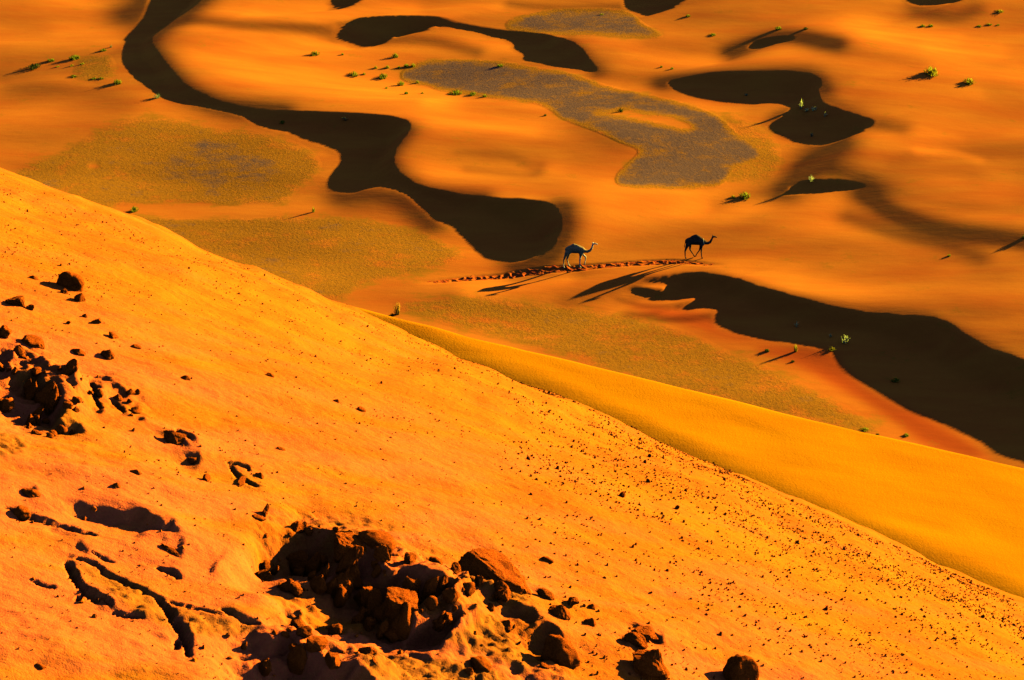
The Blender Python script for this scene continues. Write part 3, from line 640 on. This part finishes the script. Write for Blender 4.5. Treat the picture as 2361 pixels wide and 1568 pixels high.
# ------------------------------------------------------------------ trampled hoof trail
m_trail, t_, b_ = mat('trampled_sand', (.42, .05, .006)); N = NB(t_); co = N.coord()
N.l(N.mix(N.ramp(N.noise(co, 2.5, 4, .7), .4, .62), (.58, .12, .015), (.45, .045, .02)), b_.inputs['Base Color'])
N.bump(N.noise(co, 9, 4, .7), .05, b_, .9)
def trail(name, line, half, depth, npit, seed, m, step=.07, label=None):
    P = spline([on_floor(*p)[0][:2] for p in line], 10, False); seg = np.hypot(*np.diff(P, axis=0).T); L = np.r_[0, np.cumsum(seg)]
    n = int(L[-1]/step); u = np.linspace(0, L[-1], n); px = np.interp(u, L, P[:, 0]); py = np.interp(u, L, P[:, 1])
    tx = np.gradient(px); ty = np.gradient(py); q = np.hypot(tx, ty); tx /= q; ty /= q
    k = int(2*half/step); v = np.linspace(-half, half, k); U, W_ = np.meshgrid(u, v, indexing='ij')
    X = px[:, None]-ty[:, None]*W_; Y = py[:, None]+tx[:, None]*W_; rr = np.random.RandomState(seed)
    edge = half*(.52+.26*vnoise(U*1.1, U*0, seed)+.24*vnoise(U*3.7, np.sign(W_)*5, seed+3))*(.35+.65*np.clip(np.minimum(U, L[-1]-U)/7, 0, 1)); H = np.zeros_like(U)
    ends = np.clip(np.minimum(U, L[-1]-U)/6, 0, 1)
    for _ in range(npit):
        cu, cv = rr.uniform(0, L[-1]), rr.normal(0, .36)*half; a_ = rr.uniform(.13, .24); i0 = np.searchsorted(u, cu-1); i1 = np.searchsorted(u, cu+1)
        d = np.hypot((U[i0:i1]-cu)/1.35, W_[i0:i1]-cv)/a_; w_ = rr.uniform(.6, 1.2)
        H[i0:i1] += depth*w_*(-1.1*np.exp(-d*d*1.3)+.18*np.exp(-((d-1.35)**2)*6))
    H = np.maximum(H, -1.3*depth)+.22*depth*fbm(U*3, W_*3, seed+5, 3)
    m_ = np.clip((edge-abs(W_))/(.35*half), 0, 1)*ends
    Z = floor_z(X.ravel(), Y.ravel()).reshape(X.shape)+(H+.01)*m_-.06*(1-m_)+.012
    me_ = dunes.data; C_ = np.zeros(len(me_.vertices)*3, np.float32); me_.vertices.foreach_get('co', C_); C_ = C_.reshape(-1, 3)
    nb_ = np.where((C_[:, 0] > P[:, 0].min()-3) & (C_[:, 0] < P[:, 0].max()+3) & (C_[:, 1] > P[:, 1].min()-3) & (C_[:, 1] < P[:, 1].max()+3))[0]
    sel = C_[nb_]; dd_ = np.full(len(sel), 9.0); ee_ = np.zeros(len(sel))
    for q0 in range(0, n, 6):
        dq = np.hypot(sel[:, 0]-px[q0], sel[:, 1]-py[q0]); mm = dq < dd_; dd_[mm] = dq[mm]; ee_[mm] = ends[q0, 0]
    C_[nb_, 2] -= 1.6*depth*np.clip((half*.5-dd_)/.35, 0, 1)*np.clip(ee_*1.2-.2, 0, 1); me_.vertices.foreach_set('co', C_.ravel()); me_.update()
    o = link(name, npmesh(name, np.stack([X, Y, Z], -1).reshape(-1, 3), gridfaces(n, k)), m); tag(o, label, kind='structure'); return o
trail('hoof_trail', [(930,655),(1000,650),(1120,640),(1230,628),(1300,621),(1390,613),(1470,607),(1560,604),(1640,610),(1700,614)], 1.1, .10, 340, 5, m_trail)
trail('hoof_trail', [(1420,598),(1500,603),(1560,600),(1590,596)], .6, .06, 34, 6, m_trail)
m_track, _, _ = mat('old_track_sand', (.60, .14, .015))
trail('old_track', [(1210,655),(1290,645),(1370,634),(1430,626)], .4, .05, 26, 8, m_track, .08)

# ------------------------------------------------------------------ desert plants
def leafmat(name, c1, c2):
    m, t, b = mat(name, c1, .8); N = NB(t); i_ = N.n('ShaderNodeObjectInfo'); co = N.coord()
    c = N.mix(N.ramp(N.noise(co, 3, 2), .35, .65), c1, c2); N.l(c, b.inputs['Base Color'])
    tr = N.n('ShaderNodeBsdfTranslucent'); N.l(c, tr.inputs[0]); mx = N.n('ShaderNodeMixShader'); mx.inputs[0].default_value = .6
    N.l(b.outputs[0], mx.inputs[1]); N.l(tr.outputs[0], mx.inputs[2]); N.l(mx.outputs[0], t.nodes['Material Output'].inputs[0]); return m
LM = {'green': leafmat('green_leaves', (.15, .18, .015), (.27, .25, .02)), 'yellow': leafmat('yellow_green_leaves', (.38, .28, .02), (.26, .25, .02)),
      'dark': leafmat('dark_leaves', (.045, .06, .012), (.08, .075, .02)), 'pale': leafmat('pale_twigs', (.62, .60, .30), (.45, .50, .18)),
      'straw': leafmat('dry_straw', (.45, .22, .03), (.30, .17, .02)), 'grey': leafmat('grey_green_leaves', (.20, .24, .12), (.12, .16, .08))}
protos = {}
def bush_mesh(kind, shape, seed):
    k = (kind, shape, seed % 3)
    if k in protos: return protos[k]
    rr = random.Random(hash(shape) % 1000+seed % 3*7 if False else seed % 3*31+len(shape)*5); bm = bmesh.new()
    nb = {'dome': 85, 'tuft': 60, 'open': 45}[shape]; lob = [rr.uniform(.55, 1.2) for _ in range(5)]
    for i in range(nb):
        az = rr.uniform(0, 2*math.pi); rad = math.sqrt(rr.random())*.5
        lean = {'dome': 1.0, 'tuft': .55, 'open': 1.1}[shape]
        bx = Vector((math.cos(az)*rad*(.75 if shape == 'dome' else .25), math.sin(az)*rad*(.75 if shape == 'dome' else .25), -.08))
        lo_ = lob[int(az/6.2832*5) % 5]; rad *= lo_; hgt = (1-(rad/.5)**2*.45)*rr.uniform(.45, 1.1)*(.6+.4*lo_)
        if shape == 'open': hgt *= rr.uniform(.5, 1.1)
        tip = Vector((math.cos(az)*rad*lean+rr.uniform(-.07, .07), math.sin(az)*rad*lean+rr.uniform(-.07, .07), hgt))
        mid = bx.lerp(tip, .55)+Vector((0, 0, .06)); side_ = Vector((math.cos(az+1.57), math.sin(az+1.57), 0))
        ww = rr.uniform(.018, .04)*(1.3 if shape == 'dome' else 1)
        a, b, c, d, e = [bm.verts.new(q) for q in (bx-side_*ww*.5, bx+side_*ww*.5, mid+side_*ww, mid-side_*ww, tip)]
        bm.faces.new((a, b, c, d)); bm.faces.new((d, c, e))
        for _ in range(3 if shape != 'tuft' else 1):     # leaf sprays along the twig
            q = mid.lerp(tip, rr.uniform(0, 1)); s1 = Vector((rr.uniform(-1, 1), rr.uniform(-1, 1), rr.uniform(-.3, 1))).normalized()*rr.uniform(.05, .11)
            s2 = s1.cross(Vector((rr.uniform(-1, 1), rr.uniform(-1, 1), rr.uniform(-1, 1)))).normalized()*.025
            f = [bm.verts.new(q+s2), bm.verts.new(q+s1), bm.verts.new(q-s2)]; bm.faces.new(f)
    me = bpy.data.meshes.new('leaves'); bm.to_mesh(me); bm.free(); me.materials.append(LM[kind]); protos[k] = me; return me
def shrub(vx, vy, wv_, hv, kind, shape, label, cat='shrub'):
    p, ppm = on_floor(vx, vy+hv*.45); W = wv_*VS/ppm; H = hv*VS/ppm*(.78 if kind in ('green', 'yellow', 'dark') else 1.25)*(.6 if vy < 110 or vx < 260 else 1)
    o = bpy.data.objects.new({'tuft': 'grass_tuft'}.get(shape, 'desert_shrub'), bush_mesh(kind, shape, int(vx))); COL.objects.link(o)
    o.location = (p-np.array([0, 0, .03])).tolist(); o.scale = (W, W*.8, H); o.rotation_euler = (0, 0, vx*1.7)
    tag(o, label, {'tuft': 'grass tuft'}.get(shape, 'shrub'), 'plants scattered over the valley sand'); return o
SH = [
 (78,148,42,19,'dark','dome','widest dark green shrub of the row by the far left dune, at its left end'),
 (118,134,24,15,'green','dome','small olive shrub second from the left in the far left row'),
 (172,126,34,22,'green','dome','dome shaped green shrub standing highest in the far left row'),
 (165,148,13,10,'yellow','dome','tiny yellow green tuft just below the domed shrub at far left'),
 (190,144,14,10,'yellow','dome','tiny yellow green shrub right of the pair below the domed one'),
 (133,151,13,8,'yellow','dome','lowest tiny olive shrub left of the small gravel patch'),
 (239,112,20,12,'green','dome','small green shrub near the dark slip face at upper left'),
 (256,104,12,12,'grey','open','thin grey green twigs beside the top left slip face'),
 (171,173,22,9,'green','dome','low green shrub on the left edge of the small gravel patch'),
 (217,178,18,9,'green','dome','low green shrub on the bottom edge of the small gravel patch'),
 (234,177,16,10,'green','dome','low green shrub at the bottom right of the small gravel patch'),
 (271,186,28,15,'green','dome','bright green shrub on a sand hump right of the small gravel patch'),
 (362,221,22,12,'grey','open','grey shrub in the shade beside the narrow neck of the slip face'),
 (651,280,18,9,'green','dome','low green shrub inside the shade of the long winding slip face'),
 (797,273,22,9,'grey','open','pale grey shrub under the crest in the long winding shade'),
 (309,480,24,17,'green','dome','round green shrub with a long shadow by the left gravel flat'),
 (723,480,20,20,'yellow','tuft','upright yellow green tuft with a thin shadow left of the winding shade'),
 (725,120,28,14,'green','dome','dense dark green shrub on the bare slope above the centre'),
 (790,123,9,8,'green','dome','tiny green shrub right of the dense dark one on the bare slope'),
 (911,126,18,15,'green','dome','round green shrub casting a shadow below the upper slip face'),
 (816,168,28,13,'green','dome','spreading green shrub at the left end of the central row'),
 (840,168,9,9,'yellow','dome','tiny yellow shrub between the two larger ones of the central row'),
 (882,173,28,15,'green','dome','dark green shrub in the middle of the central row'),
 (866,154,11,9,'yellow','dome','small yellow shrub above the dark one of the central row'),
 (893,153,14,10,'yellow','dome','small yellow green shrub left of the tip of the central gravel'),
 (920,153,10,8,'green','dome','tiny green shrub at the sandy tip above the central gravel'),
 (937,149,16,12,'green','dome','green shrub on the upper left corner of the central gravel'),
 (953,148,14,11,'yellow','dome','yellow green shrub on the upper edge of the central gravel'),
 (924,190,18,16,'green','dome','round green shrub on the sand spit left of the central gravel'),
 (891,201,9,8,'green','dome','tiny green shrub left of the sand spit by the central gravel'),
 (937,212,13,11,'green','dome','small green shrub below the sand spit'),
 (962,187,11,10,'yellow','dome','small yellow shrub at the point of the sand spit'),
 (974,213,8,7,'green','dome','tiny green shrub right below the sand spit'),
 (1052,212,40,11,'green','dome','long low green shrub on the lower edge of the central gravel'),
 (1089,214,20,11,'green','dome','middle green shrub of three on the lower gravel edge'),
 (1117,219,16,10,'green','dome','right green shrub of three on the lower gravel edge'),
 (1153,149,20,9,'green','dome','low green shrub on the upper edge of the central gravel'),
 (1431,252,28,13,'dark','open','dark dry bush on the sand island in the central gravel'),
 (1257,264,10,7,'dark','dome','tiny dark shrub where sand meets the central gravel'),
 (1525,152,9,8,'green','dome','left tiny green shrub of a pair on the bare sand'),
 (1549,156,11,8,'green','dome','right tiny green shrub of a pair on the bare sand'),
 (1387,31,16,7,'yellow','dome','yellow green shrub on the topmost gravel patch'),
 (1586,32,15,13,'green','dome','green shrub with a long shadow near the top edge'),
 (1643,77,20,10,'green','dome','low green shrub right of the topmost gravel patch'),
 (1795,60,24,17,'green','dome','tall green shrub above the small shaded hollow'),
 (1858,62,17,11,'dark','dome','small dark shrub right of the tall one above the hollow'),
 (2128,55,16,14,'green','dome','left half of the twin shrubs at upper right'),
 (2146,55,18,14,'green','dome','right half of the twin shrubs at upper right'),
 (2258,57,14,9,'green','dome','leftmost small shrub of the upper right cluster'),
 (2280,53,15,10,'green','dome','middle small shrub of the upper right cluster'),
 (2301,55,10,8,'green','dome','rightmost small shrub of the upper right cluster'),
 (2304,22,22,12,'yellow','dome','yellow green shrub nearest the top right corner'),
 (2147,159,42,26,'yellow','dome','large yellow green bush with dark shade on its left at right'),
 (2233,184,38,17,'yellow','dome','low yellow green bush right below the largest bush'),
 (1847,241,20,22,'pale','tuft','tall pale tuft rising out of the twin shaded hollows'),
 (1859,252,15,11,'pale','open','small pale twigs left of a pale clump in the shaded hollow'),
 (1876,250,22,11,'pale','open','pale clump of twigs right of the tall pale tuft'),
 (1902,263,12,11,'pale','open','small pale shrub alone in the right shaded hollow'),
 (1871,309,12,12,'grey','open','grey green shrub deep in the right shaded hollow'),
 (1721,217,13,8,'grey','open','dim grey shrub inside the left shaded hollow'),
 (1869,411,22,14,'pale','open','pale green shrub on the shaded bank below the hollows'),
 (1718,447,36,18,'green','dome','dark green shrub with yellow tips above the leading camel'),
 (1690,452,16,9,'yellow','dome','small yellow shrub left of the dark green one above the camel'),
 (1836,747,14,15,'pale','open','pale sprig highest in the large right shade'),
 (1915,773,11,10,'pale','open','tiny pale sprig between two pale clumps in the large right shade'),
 (1948,782,30,20,'pale','open','pale clump of twigs in the large right shade'),
 (1918,802,24,13,'yellow','open','yellow twigs on the edge of the large right shade'),
 (1834,798,26,30,'yellow','tuft','bright yellow tuft with pale stems in front of the right shade'),
 (1768,806,16,11,'dark','dome','small dark shrub left of the bright yellow tuft'),
 (1828,831,12,8,'dark','dome','tiny dark shrub below the bright yellow tuft'),
 (2064,874,22,14,'green','dome','lone bright green shrub in the large right shade'),
 (2188,587,11,8,'green','dome','lone tiny green shrub on the red sand at right'),
 (2361,545,14,12,'dark','dome','dark shrub cut by the right edge of the picture'),
 (1994,989,24,9,'yellow','dome','low yellow green shrub where the gravel meets the bright flank'),
 (2089,1001,20,9,'green','dome','low green shrub with a dark shadow near the bright flank'),
 (2023,1000,12,7,'dark','dome','tiny dark shrub between two low ones by the bright flank'),
 (916,712,40,28,'straw','tuft','dry straw coloured grass tuft at the foot of the stony slope'),
 (905,724,14,8,'dark','dome','dark stub at the foot of the dry straw tuft'),
]
for q_ in SH: shrub(*q_)

# ------------------------------------------------------------------ rocks on the near slope
def rock_mesh(shape, seed, sub=4):
    rr = random.Random(seed); bm = bmesh.new(); bmesh.ops.create_icosphere(bm, subdivisions=sub, radius=1)
    cuts = []
    for _ in range({'round': 7, 'jag': 9, 'slab': 7, 'cone': 7}[shape]):
        n_ = Vector((rr.gauss(0, 1), rr.gauss(0, 1), rr.gauss(0, 1))).normalized(); cuts.append((n_, rr.uniform(.62, .92) if shape != 'jag' else rr.uniform(.36, .72)))
    off = Vector((seed*3.1, seed*1.7, 0))
    for v in bm.verts:
        p = v.co.copy()
        for n_, d in cuts:
            k = p.dot(n_)-d
            if k > 0: p -= n_*k*.93
        if shape == 'slab' and p.z > .5: p.z = .5+(p.z-.5)*.25
        if shape == 'cone': f = 1-max(p.z, 0)*.72; p.x *= f; p.y *= f
        nn = mnoise.fractal(p*1.7+off, .9, 2.1, 5); r2 = mnoise.fractal(p*7+off, .8, 2.0, 3)
        p *= 1+.15*nn+.06*r2*(1.6 if shape == 'jag' else 1)
        v.co = p
    me = bpy.data.meshes.new('rock'); bm.to_mesh(me); bm.free()
    me.polygons.foreach_set('use_smooth', [shape == 'round']*len(me.polygons)); me.materials.append(m_rock); return me
from mathutils import Matrix
NM = Matrix((FA.tolist(), FB.tolist(), FN.tolist())).transposed().to_4x4()
def place_near(o, a, b, c, sx, sy, sz, rz=0, tilt=0):
    o.matrix_world = Matrix.Translation(near_world(a, b, c).tolist()) @ NM @ Matrix.Rotation(rz, 4, 'Z') @ Matrix.Rotation(tilt, 4, 'Y') @ Matrix.Diagonal((sx, sy, sz, 1))
ROCKS = [ # picture place, width, height, shape, turn, label
 (160,650,60,50,'round',0,'largest rounded boulder standing alone on the upper left slope'),
 (181,690,26,28,'cone',1,'pointed stone just below the large rounded boulder'),
 (147,672,20,18,'cone',2,'short pale stub left below the large rounded boulder'),
 (40,688,56,42,'jag',.5,'jagged dark rock near the left edge below the rounded boulder'),
 (70,705,26,18,'jag',1.5,'small jagged rock on the right end of the jagged left one'),
 (79,636,20,12,'cone',.4,'small low stone up left of the large rounded boulder'),
 (218,742,26,20,'jag',.2,'two peaked stone right below the pointed one'),
 (195,729,14,12,'cone',.9,'tiny peaked stone between the pointed and the two peaked ones'),
 (157,742,16,14,'jag',.3,'small red stone left of the two peaked one'),
 (259,774,34,18,'jag',1.9,'crumbled cluster like stone on the open slope'),
 (8,762,44,34,'jag',.7,'dark rock cut by the left edge above the big hollow'),
 (76,783,50,30,'slab',.3,'flat topped dark rock just above the big left hollow'),
 (182,806,32,16,'cone',.2,'low wide peaked stone right of the flat topped rock'),
 (248,812,32,28,'cone',.5,'dark peaked rock right of the low wide peaked stone'),
 (314,799,22,12,'slab',.5,'low dark stone right of the dark peaked rock'),
 (427,874,20,15,'cone',.8,'lone small peaked stone in the middle of the upper slope'),
 (622,868,20,12,'jag',.4,'small jagged stone right of the lone peaked one'),
 (836,937,22,14,'slab',.2,'lone dark stone high on the open slope above the large pit'),
 (776,922,14,12,'cone',.3,'tiny peaked stone left of the lone dark stone'),
 (652,1022,20,12,'jag',.3,'small dark stone midway between the hollow and the skyline'),
 (600,1088,24,16,'cone',.3,'small peaked stone right of the cracked ledge'),
 (478,1093,34,18,'jag',2.6,'flat jagged stone below the cracked ledge'),
 (560,1100,46,12,'slab',2.7,'long thin dark slab on the slope above the large pit'),
 (449,1052,34,24,'jag',.3,'winged dark rock between the split rocks and the thin slab'),
 (404,1008,66,40,'jag',.2,'broad pointed rock in the line of rocks right of the hollow'),
 (310,1096,28,12,'cone',.3,'low peaked stone alone right of the soft mound'),
 (265,1127,18,14,'cone',.6,'small peaked stone above the long dent'),
 (72,1137,46,22,'cone',.2,'peaked stone on the lower left ledge'),
 (52,1172,38,34,'round',.2,'rounded dark rock at the left end of the lower ledge'),
 (612,1167,26,42,'jag',.1,'upright dark block standing left above the large pit'),
 (598,1188,34,14,'slab',.2,'low base stone beneath the upright dark block'),
 (690,1203,52,24,'jag',2.7,'dark rock leaning on the upper left rim of the large pit'),
 (800,1248,84,70,'slab',.2,'largest broken block on the upper rim of the large pit'),
 (865,1232,90,46,'round',.4,'smooth sandy block right behind the largest broken block'),
 (690,1283,66,66,'jag',.6,'big angular chunk lying in the left part of the large pit'),
 (733,1372,38,52,'cone',.2,'tall pointed chunk with a lit edge in the large pit'),
 (795,1346,28,32,'cone',.9,'small pointed chunk right of the tall one in the pit'),
 (788,1386,28,26,'round',.4,'rounded lit chunk in the middle of the pit'),
 (752,1322,20,22,'cone',.2,'small lit chunk below the big angular one in the pit'),
 (828,1448,28,54,'cone',.5,'tall lit splinter at the bottom of the pit'),
 (915,1440,92,76,'slab',.1,'large square block with a lit crumbly top in the pit'),
 (990,1370,26,44,'jag',.5,'small stack of lit crumbs on the right side of the pit'),
 (862,1300,18,22,'cone',.5,'tiny lit splinter beneath the broken rim block'),
 (880,1275,44,50,'jag',.5,'wedge shaped rock right of the broken rim block'),
 (940,1290,44,34,'jag',.8,'rough rock on the upper right rim of the large pit'),
 (1008,1296,32,20,'round',.2,'small half buried rock up right of the large pit'),
 (672,1365,40,32,'round',.4,'crumbly lit lump on the left lip of the large pit'),
 (765,1465,36,32,'round',.4,'pink lit lump on the lower lip of the large pit'),
 (700,1455,40,30,'round',.9,'smooth lit lump at the lower left lip of the large pit'),
 (1140,1372,176,84,'slab',-.35,'long flat topped slab with a dark underside right of the pit'),
 (1110,1316,60,14,'slab',-.1,'low ridge shaped rock just above the long slab'),
 (1198,1332,22,16,'slab',-.6,'small curved flake on the right end above the long slab'),
 (1285,1495,96,76,'round',-.5,'large rounded rock with a rough right side at lower right'),
 (1283,1412,54,40,'cone',.2,'peaked rock right of the long slab'),
 (1252,1380,40,22,'round',-.4,'low rock between the long slab and the peaked rock'),
 (1312,1398,40,24,'jag',-.5,'dark ridged rock behind the peaked one'),
 (1356,1440,30,24,'cone',.1,'small dark rock right of the peaked one'),
 (1359,1408,18,16,'cone',.1,'tiny pale point behind the small dark rock'),
 (1478,1458,70,34,'jag',-.5,'hollow looking dark rock left of the lower right pair'),
 (1462,1480,56,30,'round',-.3,'low lit rock under the hollow looking one'),
 (1490,1525,96,84,'cone',.2,'big dark pyramid shaped rock at the bottom edge'),
 (1708,1533,84,82,'round',.3,'big rounded dark boulder at the bottom edge, far right'),
 (1431,1138,18,18,'jag',.1,'upright dark stone alone on the right hand slope'),
 (1560,1170,10,16,'jag',.1,'thin upright splinter right of the upright dark stone'),
 (1262,1290,30,14,'jag',.1,'small dark stone above the long slab on the open slope'),
 (1105,1530,50,30,'round',.2,'smooth lit lump near the bottom edge right of the pit'),
 (1075,1545,26,22,'jag',.2,'small dark rock beside the smooth lump at the bottom'),
 (1252,1542,24,14,'slab',.2,'small flat stone at the bottom below the rounded rock'),
 (90,1545,24,12,'round',.2,'small red lump near the bottom left corner'),
 (390,1265,60,18,'jag',-.4,'red crumbly ledge stone below the long dent'),
]
for i, (vx_, vy_, w_, h_, shp, rz, lab) in enumerate(ROCKS):
    q_ = near_pt(vx_, vy_+h_*.30)
    if q_ is None: continue
    (a, b, c_), ppm = q_; sx = w_*VS/ppm*.54; sz = h_*VS/ppm*.56
    if 'pit' in lab and ('lit' in lab or 'pit' == lab.split()[-1]) and 'pink' not in lab and 'smooth' not in lab and 'lip' not in lab and 1290 < vy_:
        # chunks standing in the pit reach up into the sun
        d_r = ray(vx_, vy_-h_*.42); o_ = CAM-FO; ts = np.arange(7, 24, .01); a_l = o_@FA+d_r@FA*ts; b_l = o_@FB+d_r@FB*ts; n_l = o_@FN+d_r@FN*ts
        si = ((a_l-NCA)*fs[0]+(b_l-NCB)*fs[1]+6.6)/NDX; ti = ((a_l-NCA)*ft[0]+(b_l-NCB)*ft[1]+6.6)/NDX; dp = bil(NDIP, si, ti)
        k_ = np.argmax(n_l <= near_h(a_l, b_l, False)+dp+.012); a, b = a_l[k_], b_l[k_]; c_ = float(near_h(a_l[k_:k_+1], b_l[k_:k_+1])[0]); sz = max(sz, (dp[k_]+.035)/1.25)
    o = bpy.data.objects.new('rock', rock_mesh(shp, i+3, 4 if w_ > 30 else 3)); COL.objects.link(o)
    place_near(o, a, b, c_+sz*.30, sx, min(sx, sz*1.6)*.85, sz, rz*.6, 0)
    tag(o, lab, 'rock', 'rocks on the near slope')

# clods heaped in and round the pits
rs = np.random.RandomState(11)
clods = [rock_mesh(k_, 90+i, 3) for i, k_ in enumerate(('jag', 'cone', 'jag', 'round', 'cone', 'slab', 'jag'))]
NB_ = blur(ND, 7, 2)
for who, n_c, (u0, u1, w0, w1) in (('large pit', 72, (600, 1180, 1200, 1470)), ('bottom pit', 14, (540, 900, 1440, 1560)), ('left hollow', 42, (0, 340, 790, 1010))):
    done = 0
    while done < n_c:
        qa = near_pt(rs.uniform(u0, u1), rs.uniform(w0, w1)); (a, b, c_), ppm = qa
        s1 = ((a-NCA)*fs[0]+(b-NCB)*fs[1]+6.6)/NDX; t1 = ((a-NCA)*ft[0]+(b-NCB)*ft[1]+6.6)/NDX
        m1 = float(bil(NB_, np.array(s1), np.array(t1))); dp1 = float(bil(NDIP, np.array(s1), np.array(t1)))
        if m1 < .06: continue
        z_ = .012+.035*rs.rand()**2
        hz = z_ if dp1 < .03 or rs.rand() < .4 else min(dp1*rs.uniform(.85, 1.5)/1.2, .13)
        o = bpy.data.objects.new('clod', clods[done % 7]); COL.objects.link(o)
        place_near(o, a, b, c_+hz*.25, max(z_, hz*.45)*rs.uniform(.8, 1.4), max(z_, hz*.45), max(hz, z_*.6), rs.uniform(0, 6), rs.uniform(-.25, .25))
        tag(o, 'crumbly red clod lying among the rubble of the '+{'large pit': 'large broken pit', 'bottom pit': 'pit cut by the bottom edge', 'left hollow': 'shaded hollow by the left edge'}[who], 'clod', 'clods in the '+who); done += 1

# ------------------------------------------------------------------ pebbles
def pebble_mesh(seed):
    rr = random.Random(seed); bm = bmesh.new(); bmesh.ops.create_icosphere(bm, subdivisions=1, radius=1)
    for v in bm.verts:
        v.co *= rr.uniform(.6, 1.15)
        if v.co.z > 0: v.co.x *= .75; v.co.y *= .75
    me = bpy.data.meshes.new('pebble'); bm.to_mesh(me); bm.free(); me.materials.append(m_peb); return me
pms = [pebble_mesh(k) for k in range(6)]
M_ = 200000
pa = rs.uniform(-4.9, 5.3, M_); pb = rs.uniform(-5.6, 3.9, M_); pc = near_h(pa, pb)
PW = fworld(pa, pb, pc); vx, vy, dd = project(PW[:, 0], PW[:, 1], PW[:, 2])
sil = np.interp(vx, [0,100,300,500,760,1000,1300,1700,2000,2361], [400,440,515,598,690,790,920,1100,1235,1400])
below = vy-sil
right = np.clip((vx-900)/900, 0, 1)
dens = np.exp(-((below-30)/60)**2)*(.2+.8*right)*.7+np.exp(-((below-150)/150)**2)*(.16+.6*right)+np.clip(below/500, 0, 1)*.22+.10
cl = np.clip(.75+.7*fbm(pa*1.9, pb*1.6, 61, 4), .12, 1.4)
streak = np.clip(.75+.7*fbm(pa*.7, pb*4, 62, 2), .15, 1.3)
keep = (rs.random_sample(M_) < np.clip(dens*cl*streak, 0, 1)*np.where(right > .35, .55, .42))
s_ = (pa-NCA)*fs[0]+(pb-NCB)*fs[1]; t_q = (pa-NCA)*ft[0]+(pb-NCB)*ft[1]
keep &= bil(ND, (s_+6.6)/NDX, (t_q+6.6)/NDX) < .05
keep &= (below > -5)
idx = np.where(keep)[0]
size = .0024+.0055*rs.random_sample(len(idx))**3+.006*(rs.random_sample(len(idx)) < .012)
size *= np.where(right[idx] > .3, 1.25, .9)
inview = (vx[idx] > 0) & (vx[idx] < 2361) & (vy[idx] < 1568)
order = np.argsort(-(size/dd[idx])*inview)
big = idx[order[:300]]; bsz = size[order[:300]]*1.0
for k, (i, z_) in enumerate(zip(big, bsz)):
    o = bpy.data.objects.new('pebble', pms[k % 6]); COL.objects.link(o)
    place_near(o, pa[i], pb[i], pc[i]+z_*.5, z_*rs.uniform(.7, 1.3), z_*rs.uniform(.7, 1.1), z_*rs.uniform(.9, 1.8), rs.uniform(0, 6), rs.uniform(-.4, .4))
    tag(o, 'small dark red stone lying loose on the sunlit orange slope', 'stone', 'small dark stones on the sunlit slope')
rest = idx[order[300:]]; rz_ = size[order[300:]]
co6 = [np.array([v.co[:] for v in m.vertices]) for m in pms]; fc = np.array([p.vertices[:] for p in pms[0].polygons])
Vs, Fs = [], []; base_i = 0
for k, (i, z_) in enumerate(zip(rest, rz_)):
    cc = co6[k % 6]*np.array([z_*(.7+.6*rs.rand()), z_*(.7+.4*rs.rand()), z_*(.7+.9*rs.rand())]); an = rs.rand()*6.28
    x_ = cc[:, 0]*math.cos(an)-cc[:, 1]*math.sin(an); y_ = cc[:, 0]*math.sin(an)+cc[:, 1]*math.cos(an)
    Vs.append(fworld(pa[i]+x_, pb[i]+y_, pc[i]+cc[:, 2]+z_*.4)); Fs.append(fc+base_i); base_i += len(cc)
o = link('fine_pebbles', npmesh('fine_pebbles', np.concatenate(Vs), np.concatenate(Fs), smooth=False), m_peb)
tag(o, 'fine dark grit and pebbles strewn over the near slope', 'pebbles', kind='stuff')

# crumbled lumps in and round the broken hollows
M_ = 26000
ca_ = rs.uniform(-4.9, 3.2, M_); cb_ = rs.uniform(-5.8, 0.5, M_)
s_ = (ca_-NCA)*fs[0]+(cb_-NCB)*fs[1]; t_q = (ca_-NCA)*ft[0]+(cb_-NCB)*ft[1]
NB_ = blur(ND, 5, 2); rim = bil(NB_, (s_+6.6)/NDX, (t_q+6.6)/NDX)
kp = np.where(rs.random_sample(M_) < np.clip(rim*1.4, 0, 1)*np.where(rim < .75, .22, .10)+.002)[0]
cz = .004+.013*rs.random_sample(len(kp))**2.5; ch_ = near_h(ca_[kp], cb_[kp]); Vs, Fs = [], []; base_i = 0
for k, (i, z_, hh) in enumerate(zip(kp, cz, ch_)):
    cc = co6[k % 6]*z_*np.array([rs.uniform(.7, 1.5), rs.uniform(.7, 1.2), rs.uniform(.6, 1.3)]); an = rs.rand()*6.28
    x_ = cc[:, 0]*math.cos(an)-cc[:, 1]*math.sin(an); y_ = cc[:, 0]*math.sin(an)+cc[:, 1]*math.cos(an)
    Vs.append(fworld(ca_[i]+x_, cb_[i]+y_, hh+cc[:, 2]+z_*.3)); Fs.append(fc+base_i); base_i += len(cc)
o = link('sand_crumbs', npmesh('sand_crumbs', np.concatenate(Vs), np.concatenate(Fs), smooth=False), m_rock)
tag(o, 'crumbled lumps of crusted sand in and around the broken pits', 'crumbs', kind='stuff')
print('pebbles', len(rest), len(kp))
